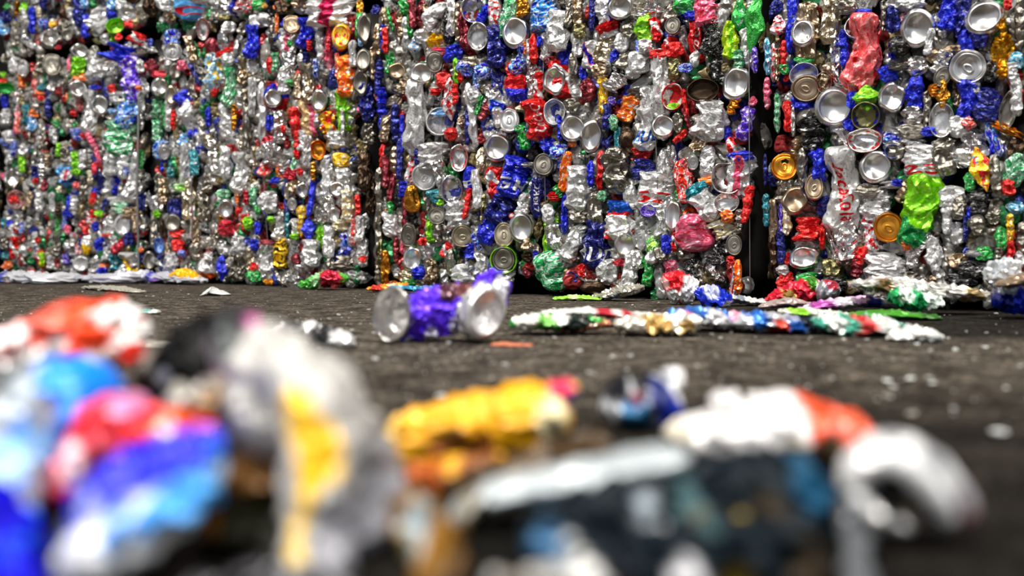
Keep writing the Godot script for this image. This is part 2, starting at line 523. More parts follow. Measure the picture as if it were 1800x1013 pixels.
func piece(bale: Node3D, row: String, index: int) -> void:
	var label := ""
	var bits := row.split("|")
	if bits.size() > 1:
		label = bits[1]
	var f := bits[0].split(" ", false)
	var kind := f[0]
	var u := f[1].to_float() * 0.001
	var v := f[2].to_float() * 0.001
	var w := f[3].to_float() * 0.001
	var h := f[4].to_float() * 0.001
	var turn := deg_to_rad(f[5].to_float())
	var look := f[6].split(":")
	var design := look[0]
	var extra := look[1] if look.size() > 1 else ""
	var yaw := deg_to_rad(f[7].to_float())
	var big := maxf(w, h)
	var area := w * h
	var at := Vector3(u, v, 0.0)
	var lift := 0.0
	var ends := kind in ["D", "L", "U"]
	yaw *= rng.randf_range(0.8, 1.0)
	var pitch := rng.randf_range(-0.14, 0.14)
	var basis := Basis(Vector3.UP, yaw) * Basis(Vector3.RIGHT, pitch) * Basis(Vector3.BACK, -turn)
	if ends:
		var o := Node3D.new()
		o.name = "crushed_can"
		bale.add_child(o, true)
		at.z = 0.012 + rng.randf_range(-0.004, 0.006)
		o.transform = Transform3D(basis, at)
		var depth := minf(w, h)
		var sc := Basis.from_scale(Vector3(w * 1.06, h * 1.06, depth * 0.9))
		var stub: String = WALL_COLOURS[index % WALL_COLOURS.size()]
		if not (design in ["silver", "dull", "tan", "champagne", "gold", "olive"]):
			stub = design
		if kind == "D":
			put("can_bottom", protos["D%d" % (index % 5)], mat(design, true), o, Transform3D(sc, Vector3.ZERO))
			put("can_side", protos["W%d" % (index % 5)], mat(stub), o, Transform3D(sc, Vector3.ZERO))
		elif kind == "U":
			put("can_hollow", protos["U%d" % (index % 5)], mat(design, true), o, Transform3D(sc, Vector3.ZERO))
			put("can_side", protos["W%d" % ((index + 2) % 5)], mat(stub), o, Transform3D(sc * Basis.from_scale(Vector3(1.01, 1.01, 0.9)), Vector3.ZERO))
		else:
			var open := extra == "o"
			put("can_lid", protos[("O%d" if open else "L%d") % (index % 4)], mat(design, true), o, Transform3D(sc, Vector3.ZERO))
			put("pull_tab", protos["tab"], mat(design, true), o, Transform3D(sc * Basis(Vector3.BACK, 0.0 if open else rng.randf_range(-2.5, 2.5)), Vector3(0, -0.03 * h, -0.015 * depth)))
			put("can_side", protos["W%d" % (index % 5)], mat(stub), o, Transform3D(sc, Vector3(0, 0, -0.02 * depth)))
		if label: tag(o, label)
		return
	var shape := ""
	var called := "crushed_can"
	var depth := clampf(minf(w, h) * rng.randf_range(0.75, 1.0), 0.014, 0.055)
	match kind:
		"C":
			shape = "big%d" % (index % 10) if area > 0.0019 else "C%d" % (index % 14)
			at.z = rng.randf_range(-0.016, 0.009)
		"B":
			shape = "round%d" % (index % 6) if area > 0.0016 else "B%d" % (index % 14)
			called = "can_scrap"
			at.z = rng.randf_range(-0.014, 0.010)
		"S":
			shape = "S%d" % (index % 8)
			called = "can_scrap"
			at.z = rng.randf_range(0.0, 0.010)
			depth *= 0.7
		"F":
			shape = "F%d" % (index % 8)
			called = "folded_strip"
			at.z = rng.randf_range(-0.008, 0.006)
			depth = maxf(depth * 1.5, 0.02)
	if area < 0.0008: at.z += 0.005
	var s := Vector3(w * (1.5 if kind == "F" else 1.24), h * 1.14, depth)
	if index % 2 and not (design in ["cokelight", "redtext", "redring", "bluegh", "navytextv", "navybud", "num23", "wrbtext", "bluep", "whitered2", "limebig", "wrbdome", "yelloww"]):
		basis = basis * Basis(Vector3.BACK, PI)
	var o := put(called, protos[shape], mat(design), bale, Transform3D(basis * Basis.from_scale(s), at))
	if label: tag(o, label)

# the cans packed behind the ones that can be told apart: too many and too hidden to count
func packing(bale: Node3D, width: float, height: float, deep: float, count: int, salt: int) -> void:
	var r := RandomNumberGenerator.new()
	r.seed = salt
	var m := StandardMaterial3D.new()
	m.vertex_color_use_as_albedo = true
	m.metallic = 0.5
	m.roughness = 0.35
	var tones := [Color(0.72, 0.72, 0.70), Color(0.72, 0.72, 0.70), Color(0.72, 0.70, 0.64), Color(0.5, 0.48, 0.42), Color(0.06, 0.08, 0.45), Color(0.55, 0.05, 0.05), Color(0.05, 0.35, 0.12), Color(0.35, 0.31, 0.26), Color(0.05, 0.05, 0.05), Color(0.7, 0.7, 0.7), Color(0.5, 0.4, 0.2), Color(0.6, 0.6, 0.6), Color(0.62, 0.58, 0.52)]
	for kind in [["packed_cans", "C3"], ["packed_scraps", "B5"], ["packed_strips", "S2"]]:
		var mm := MultiMesh.new()
		mm.transform_format = MultiMesh.TRANSFORM_3D
		mm.use_colors = true
		mm.mesh = protos[kind[1]]
		mm.instance_count = count
		for k in count:
			var at: Vector3
			var yaw := r.randf_range(-0.2, 0.9)
			var q := float(k) / count
			if q < 0.74:
				at = Vector3(r.randf_range(-width / 2 + 0.025, width / 2 - 0.03), r.randf_range(0.02, height - 0.02), -0.022 + r.randf_range(-0.014, 0.006))
			elif q < 0.80:
				at = Vector3(width / 2 - 0.03, r.randf_range(0.02, height - 0.02), -r.randf_range(0.09, 0.5))
				yaw = PI / 2 + r.randf_range(-0.5, 0.5)
			else:
				at = Vector3(r.randf_range(-width / 2 + 0.02, width / 2 - 0.02), height - 0.02, -r.randf_range(0.03, deep))
			var b := Basis(Vector3.UP, yaw) * Basis(Vector3.BACK, r.randf_range(-0.5, 0.5) + (PI / 2 if r.randf() < 0.3 else 0.0))
			mm.set_instance_transform(k, Transform3D(b * Basis.from_scale(Vector3(r.randf_range(0.025, 0.05), r.randf_range(0.035, 0.085), r.randf_range(0.02, 0.04))), at))
			mm.set_instance_color(k, tones[r.randi() % tones.size()] * 0.6)
		var o := MultiMeshInstance3D.new()
		o.name = kind[0]
		o.multimesh = mm
		o.material_override = m
		tag(o, "", "", "", "stuff")
		bale.add_child(o, true)

func core_shape(w: float, h: float, d: float, salt: float) -> ArrayMesh:
	# a loaf with wavering sides, a few centimetres inside the bale's face
	var P := PackedVector3Array()
	var cols := 41
	var rows := 15
	for j in rows:
		var t := float(j) / (rows - 1)
		var r := 1.0 if j > 0 and j < rows - 1 else 0.0
		var y := 0.004 + clampf((t - 0.07) / 0.86, 0.0, 1.0) * (h - 0.008)
		for i in cols:
			var a := TAU * float(i) / (cols - 1)
			var c := Vector2(cos(a), sin(a))
			var k := 1.0 / maxf(absf(c.x), absf(c.y))
			var x := c.x * k * (w * 0.5 - 0.025) * r
			var z := c.y * k * (d * 0.5 - 0.03) * r - d * 0.5 - 0.03
			var n := noise.get_noise_3d(x * 9.0, y * 9.0, z * 9.0 + salt) * 0.008 * r
			P.append(Vector3(x + n, y, z + n))
	return grid(P, cols, rows, true)

func bale(where: Vector3, turn: float, size: Vector3, label: String, rows: String, salt: int, count: int) -> Node3D:
	var o := Node3D.new()
	o.name = "can_bale"
	add_child(o, true)
	o.position = where
	o.rotation.y = turn
	tag(o, label, "bale", "bales of crushed cans")
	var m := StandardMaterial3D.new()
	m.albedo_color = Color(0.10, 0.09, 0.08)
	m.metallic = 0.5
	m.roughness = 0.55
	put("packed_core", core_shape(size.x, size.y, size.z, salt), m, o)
	packing(o, size.x, size.y, size.z, count, salt)
	rng.seed = salt
	var k := salt
	for row in rows.split("\n", false):
		piece(o, row.strip_edges(), k)
		k += 1
	return o

func wire(called: String, parent: Node, points: Array, radius: float, m: Material) -> MeshInstance3D:
	var P := PackedVector3Array()
	var cols := 7
	for j in points.size():
		var d: Vector3 = (points[mini(j + 1, points.size() - 1)] - points[maxi(j - 1, 0)]).normalized()
		var sx := d.cross(Vector3(0.3, 0.2, 1)).normalized()
		var sy := sx.cross(d)
		for i in cols:
			var a := TAU * float(i) / (cols - 1)
			P.append(points[j] + (sx * cos(a) + sy * sin(a)) * radius)
	return put(called, grid(P, cols, points.size(), true), m, parent)

# ------------------------------------------------------------------ loose cans: lobes along bent spines, given in metres, print and some painted light and shade in patches
func lump(called: String, label: String, category: String, group: String, spec: String, base: Color, paint: String, rough: float, metal: float, crumple: float, salt: int, fine := 1.0) -> Node3D:
	var patches := []
	for p in paint.split(";", false):
		var f := p.split_floats(" ", false)
		patches.append([Vector3(f[0], f[1], f[2]) * 0.001, f[3] * 0.001, Color(f[4], f[5], f[6]).srgb_to_linear()])
	var m := StandardMaterial3D.new()
	m.vertex_color_use_as_albedo = true
	m.roughness = rough
	m.metallic = metal
	if base.get_luminance() < 0.15: m.metallic_specular = 0.25
	var lin := base.srgb_to_linear()
	var lobes := spec.split("/", false)
	var o := Node3D.new()
	o.name = called
	add_child(o, true)
	tag(o, label, category, group)
	var meshes := []
	var centre := Vector3.ZERO
	var low := 1e9
	for k in lobes.size():
		var pts := []
		for s in lobes[k].split(";", false):
			var f := s.split_floats(" ", false)
			pts.append([Vector3(f[0], f[1], f[2]) * 0.001, f[3] * 0.0005, f[4] * 0.0005])
		meshes.append(pts)
		for p in pts:
			centre += p[0] / pts.size() / lobes.size()
			low = minf(low, p[0].y - p[1])
	o.position = Vector3(centre.x, maxf(0.0, low), centre.z)
	for k in meshes.size():
		var pts: Array = meshes[k]
		var cols := int(45 * fine)
		var rows := int(40 * fine) + 1
		var P := PackedVector3Array()
		var C := PackedColorArray()
		for j in rows:
			var t := float(j) / (rows - 1)
			var x := t * (pts.size() - 1)
			var n := mini(int(x), pts.size() - 2)
			var e := x - n
			var p0: Vector3 = pts[maxi(n - 1, 0)][0]
			var p1: Vector3 = pts[n][0]
			var p2: Vector3 = pts[n + 1][0]
			var p3: Vector3 = pts[mini(n + 2, pts.size() - 1)][0]
			var c := p1.cubic_interpolate(p2, p0, p3, e)
			var d := (p1.cubic_interpolate(p2, p0, p3, minf(e + 0.02, 1.0)) - p1.cubic_interpolate(p2, p0, p3, maxf(e - 0.02, 0.0))).normalized()
			var e2 := e * e * (3.0 - 2.0 * e)
			var w := lerpf(pts[n][1], pts[n + 1][1], e2)
			var th := lerpf(pts[n][2], pts[n + 1][2], e2)
			var q := absf(2.0 * t - 1.0)
			var r := sqrt(maxf(0.0, 1.0 - pow(q, 7.0)))
			var side := d.cross(Vector3(0, 0, 1)).normalized()
			var front := side.cross(d).normalized()
			for i in cols:
				var a := TAU * float(i) / (cols - 1)
				var out := side * cos(a) + front * sin(a)
				var p := c + side * (cos(a) * w * r) + front * (sin(a) * th * r)
				var s := p * 46.0 + Vector3(salt * 3.7, salt, k * 5.0)
				var push := crumple * (0.75 * (ridge(s) - 0.25) - 0.55 * (ridge(s * 1.5 + Vector3(9, 4, 2)) - 0.2) + 0.22 * (ridge(s * 2.7) - 0.2)) * minf(1.0, r * 1.5)
				p += out * push
				p.y = maxf(p.y, 0.0008)
				var col := lin
				for g in patches:
					var off: Vector3 = (p - g[0]) * Vector3(1, 0.75, 0.1)
					var dist: float = off.length() / g[1] + 0.2 * noise.get_noise_3dv(s * 0.8)
					if dist < 1.0:
						col = g[2]
					elif dist < 1.1:
						col = col.lerp(g[2], (1.1 - dist) * 10.0)
				P.append(p - o.position)
				C.append(col)
		put("crumpled_body" if k == 0 else "crumpled_fold", creased(P, cols, rows, 0.80, C), m, o)
	return o

func chip(at: Vector3, size: Vector3, turn: float, m: Material, salt: int) -> MeshInstance3D:
	return put("metal_chip", protos["B%d" % (salt % 14)], m, self, Transform3D(Basis(Vector3.UP, turn) * Basis.from_scale(size), at + Vector3(0, size.y * 0.5, 0)))

func floor_slab() -> void:
	var m := StandardMaterial3D.new()
	var n := FastNoiseLite.new()
	n.seed = 12
	n.frequency = 0.018
	n.fractal_octaves = 5
	var t := NoiseTexture2D.new()
	t.width = 1024
	t.height = 1024
	t.seamless = true
	t.noise = n
	var g := Gradient.new()
	g.set_color(0, Color(0.26, 0.235, 0.205))
	g.set_color(1, Color(0.48, 0.445, 0.40))
	g.set_offset(0, 0.25)
	g.set_offset(1, 0.8)
	t.color_ramp = g
	m.albedo_texture = t
	m.uv1_triplanar = true
	m.uv1_world_triplanar = true
	m.uv1_scale = Vector3(1.1, 1.1, 1.1)
	m.roughness = 0.85
	m.metallic_specular = 0.2
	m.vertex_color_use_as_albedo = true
	var fn := FastNoiseLite.new()
	fn.seed = 21
	fn.frequency = 0.09
	fn.fractal_octaves = 4
	var ft := NoiseTexture2D.new()
	ft.width = 1024
	ft.height = 1024
	ft.seamless = true
	ft.noise = fn
	var fg := Gradient.new()
	fg.set_color(0, Color(0.40, 0.40, 0.40))
	fg.set_color(1, Color(1, 1, 1))
	fg.set_offset(0, 0.2)
	fg.set_offset(1, 0.75)
	ft.color_ramp = fg
	m.detail_enabled = true
	m.detail_albedo = ft
	m.detail_blend_mode = BaseMaterial3D.BLEND_MODE_MUL
	m.detail_uv_layer = BaseMaterial3D.DETAIL_UV_1
	m.heightmap_enabled = true
	m.heightmap_texture = ft
	m.heightmap_scale = 0.5
	# the concrete's top, shade painted in toward the camera; along the blue bale, damp and painted shade
	var cols := 121
	var rows := 121
	var P := PackedVector3Array()
	var C := PackedColorArray()
	for j in rows:
		for i in cols:
			var x := -3.4 + 6.8 * float(i) / (cols - 1)
			var z := -5.6 + 7.6 * float(j) / (rows - 1)
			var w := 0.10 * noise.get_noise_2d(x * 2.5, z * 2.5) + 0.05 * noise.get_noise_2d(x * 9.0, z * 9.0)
			var heap := smoothstep(-0.95, -0.35, z + w + 0.10 * x)  # falloff of light toward the camera, painted dark
			var side := smoothstep(0.12, 0.42, x + w + 0.12 * (z + 1.1)) * smoothstep(-1.08, -1.16, z + 0.3 * w)  # damp by the bale, with shade under the flattened cans painted in
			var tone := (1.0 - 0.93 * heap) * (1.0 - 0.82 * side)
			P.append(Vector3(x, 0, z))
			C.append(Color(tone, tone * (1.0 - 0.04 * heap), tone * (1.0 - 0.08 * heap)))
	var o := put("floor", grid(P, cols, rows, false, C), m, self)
	tag(o, "", "", "", "structure")
	var b := BoxMesh.new()
	b.size = Vector3(16, 0.2, 16)
	var slab := StandardMaterial3D.new()
	slab.albedo_color = Color(0.36, 0.34, 0.31)
	slab.roughness = 0.85
	put("floor_slab", b, slab, o, Transform3D(Basis(), Vector3(0, -0.103, -1)))

func _ready() -> void:
	setup_view()
	make_protos()
	build_shed()
	floor_slab()
	build_bales()
	build_loose()
	build_near()
func build_bales() -> void:
	var b0 := bale(Vector3(0.8677, 0.000, -1.5359), -0.6745, Vector3(1.020, 0.800, 0.950), "bale of crushed cans with large lids, many blue and silver, beyond a dark gap", """
B -489 552 21 23 0 navy 24
B -483 515 23 36 0 whitered 24
C -460 517 23 94 6 blue 23|long royal blue crushed can standing upright
C -428 500 45 95 0 tan 22
D -429 492 39 47 0 silver 22
C -384 514 32 81 4 champagne 21|pale gold can pressed into ribs
B -353 530 36 28 0 dull 20
B -331 514 34 18 0 blue 19
U -324 489 54 40 0 silver 19
C -325 444 56 121 4 salmon 19|faded salmon red can crushed upright with deep creases
C -373 439 30 79 6 silver 21
F -359 457 14 60 0 blue 20
F -500 459 10 63 0 cyan 24
F -491 447 8 63 0 whitered 24
F -482 441 8 58 0 tan 24
F -468 455 10 52 0 red 23
B -467 434 15 23 0 green 23
B -468 417 10 13 0 red 23
B -433 445 31 17 0 green 22
U -429 417 47 41 0 silver 22
F -394 411 16 41 20 tan 21
B -274 495 23 43 0 navy 18
F -287 502 8 49 0 dull 18
B -255 492 14 29 0 whitered 17
B -243 520 42 27 0 white 17
D -229 472 52 61 0 silver 16|silver can bottom with a warm reflection
F -200 475 13 40 -20 silver 15
B -260 451 29 31 0 black 17
F -276 444 10 29 0 blue 18
C -212 448 12 40 10 white 16
C -186 492 26 51 10 blue 15
C -164 484 28 58 0 navy 14
B -153 440 24 39 0 blue 14
B -134 441 24 26 0 navy 13
D -125 475 57 50 -30 silver 13|bulging silver can bottom tipped downward
F -100 452 9 37 0 goldm 12
B -104 425 31 44 0 goldm 12|crumpled shiny gold can
F -100 390 13 29 0 goldm 12
B -91 490 11 16 0 red 12
F -77 462 13 76 0 dull 12
B -83 404 20 25 0 cyan 12
F -86 385 13 27 -10 white 12
B -177 434 26 11 0 tan 15
C -195 413 27 36 20 silver 15
L -191 388 25 34 30 dull 15
L -151 398 56 54 0 silver 14|round silver can lid with its tab still on
B -235 412 37 31 0 silver 17
F -260 411 29 10 0 dull 17
B -281 403 31 27 0 blue 18
B -204 425 29 23 0 tan 16
B -121 390 22 33 0 black 13
L -423 391 51 47 0 tan 22|tan can lid with a torn tab
U -392 399 26 35 0 dull 21
B -436 369 33 27 0 blue 22
D -372 353 64 67 0 silver 21|large round bright silver can bottom
F -500 390 11 53 0 pink 24
C -462 345 17 52 0 red 23
F -480 352 10 65 0 greenw 24
F -451 334 6 48 0 white 23
S -318 364 38 42 0 lime 19|lime green pointed scrap of can
B -338 379 24 14 0 green 20
U -315 331 44 46 0 olive 19
U -318 290 57 38 0 silver 19
C -361 299 24 64 -30 white 20
B -341 363 18 28 0 blue 20
B -346 318 18 20 0 blue 20
F -442 286 25 41 10 tan 23
F -417 310 33 57 0 black 22
D -272 361 42 46 0 silver 18|silver can bottom reflecting orange at its edge
C -239 365 29 52 4 blue 17
S -191 360 19 45 0 gold 15
F -206 366 15 21 0 gold 16
C -173 363 17 49 0 tan 15
C -155 347 30 60 4 blue 14
F -141 365 9 28 0 white 14
B -241 326 35 33 0 silver 17
B -241 302 46 25 0 dull 17
B -213 298 21 15 0 blue 16
F -216 334 10 59 0 dull 16
U -193 316 36 55 0 silver 15|hollow silver can end seen from inside
B -168 304 24 34 0 white 14
S -151 307 20 22 0 orangered 14
C -125 335 39 50 10 navy 13
C -117 291 20 74 -12 bluew 13|narrow blue can with white script
U -91 323 24 58 10 dull 12
F -81 345 13 56 0 white 12
F -95 293 38 13 30 gold 12
F -85 372 9 38 -15 white 12
B -282 291 31 29 0 bluew 18
B -269 269 31 29 0 dull 18
C -147 275 48 43 20 silver 14
C -241 273 44 31 0 whitetext 17
B -79 263 29 29 0 brown 12
B -191 272 32 28 0 dull 15
L -466 253 46 48 0 gold:o 23|round gold can lid with a dark drinking hole
F -505 248 6 55 0 navy 24
B -497 232 23 25 0 navy 24
C -433 250 19 64 0 dull 22
C -404 253 27 55 0 blue 21
C -362 203 60 143 -3 cokelight 20|tall silver white can with red diagonal script and red top
D -300 245 52 54 0 silver 18|round silver can bottom beside the silver white can
L -407 213 31 45 0 tan 22
C -469 210 33 44 10 dull 23
D -444 191 44 46 20 tan 23
C -308 177 51 63 8 whitetext 19
S -313 204 42 26 0 dull 19
B -394 177 33 31 0 navy 21
F -502 174 11 55 0 teal 24
C -489 158 17 65 0 tan 24
F -478 158 6 55 0 violet 24
F -463 157 13 54 0 cream 23
U -269 268 27 23 0 bluew 18
C -224 246 54 56 0 num23 16|white can with red block numerals
B -191 251 34 49 0 dull 15
B -164 254 43 34 0 silver 14
S -133 231 28 68 -12 multi 13|orange and yellow torn can scrap
F -117 242 7 57 0 blue 13
F -110 221 13 59 -6 dull 13
B -151 212 17 30 0 green 14
B -91 200 18 24 0 red 12
B -81 227 33 49 0 greenw 12
C -224 165 56 111 8 limebig 16|large lime green can crushed into a curved shape
B -177 185 36 40 0 white 15
F -186 159 13 59 0 white 15
C -164 170 19 36 0 dull 14
B -138 188 32 32 0 black 14
B -140 169 24 20 0 blackw 14
F -152 148 7 41 0 blue 14
B -138 141 24 30 0 dull 14
B -115 164 26 40 0 dull 13
B -83 168 25 20 0 cyan 12
F -90 136 9 40 0 yellow 12
F -274 212 29 12 0 white 18
B -265 215 16 12 0 blue 17
F -253 199 19 37 25 tan 17
C -426 138 43 39 0 red 22
C -430 115 37 33 0 white 22
D -430 87 52 41 0 silver 22|silver can bottom under a red can
F -397 125 8 43 0 red 21
F -474 105 13 54 0 navy 23
F -491 89 13 76 0 brown 24
B -464 84 13 23 0 red 23
B -469 63 21 19 0 white 23
B -467 46 27 29 0 red 23
C -380 110 16 63 -20 silver 21
F -371 115 10 63 -20 brown 21
C -353 115 40 74 -5 silver 20
C -318 128 28 56 0 whitered 19
L -278 139 48 49 0 gold 18|round gold can lid with closed mouth
F -328 90 14 32 25 red 19
F -336 74 16 40 0 maroon 20
B -380 68 32 32 0 olive 21
C -289 71 63 45 0 white 18|rounded grey white crumpled can near the floor
B -428 48 31 23 0 green 22
F -249 119 14 35 0 orange 17
C -241 93 19 42 0 silver 17
F -224 111 11 42 30 silver 16
S -209 100 25 51 -20 white 16
F -204 70 13 51 -25 white 16
B -173 128 26 34 0 white 15
F -155 135 7 39 0 navy 14
F -141 94 24 10 0 white 14
B -129 94 22 22 0 green 13
B -168 81 30 26 0 tan 14
B -141 70 45 28 0 blackw 14
B -164 56 39 28 0 black 14
F -90 111 9 49 0 red 12
C -75 118 22 49 0 dull 12
F -106 91 9 24 0 dull 13
B -79 85 16 29 0 white 12
B -204 48 29 21 0 tan 16
B -246 52 29 23 0 dull 17
B -104 118 18 37 0 green 12
B -373 39 40 24 0 black 21
""", 101, 420)
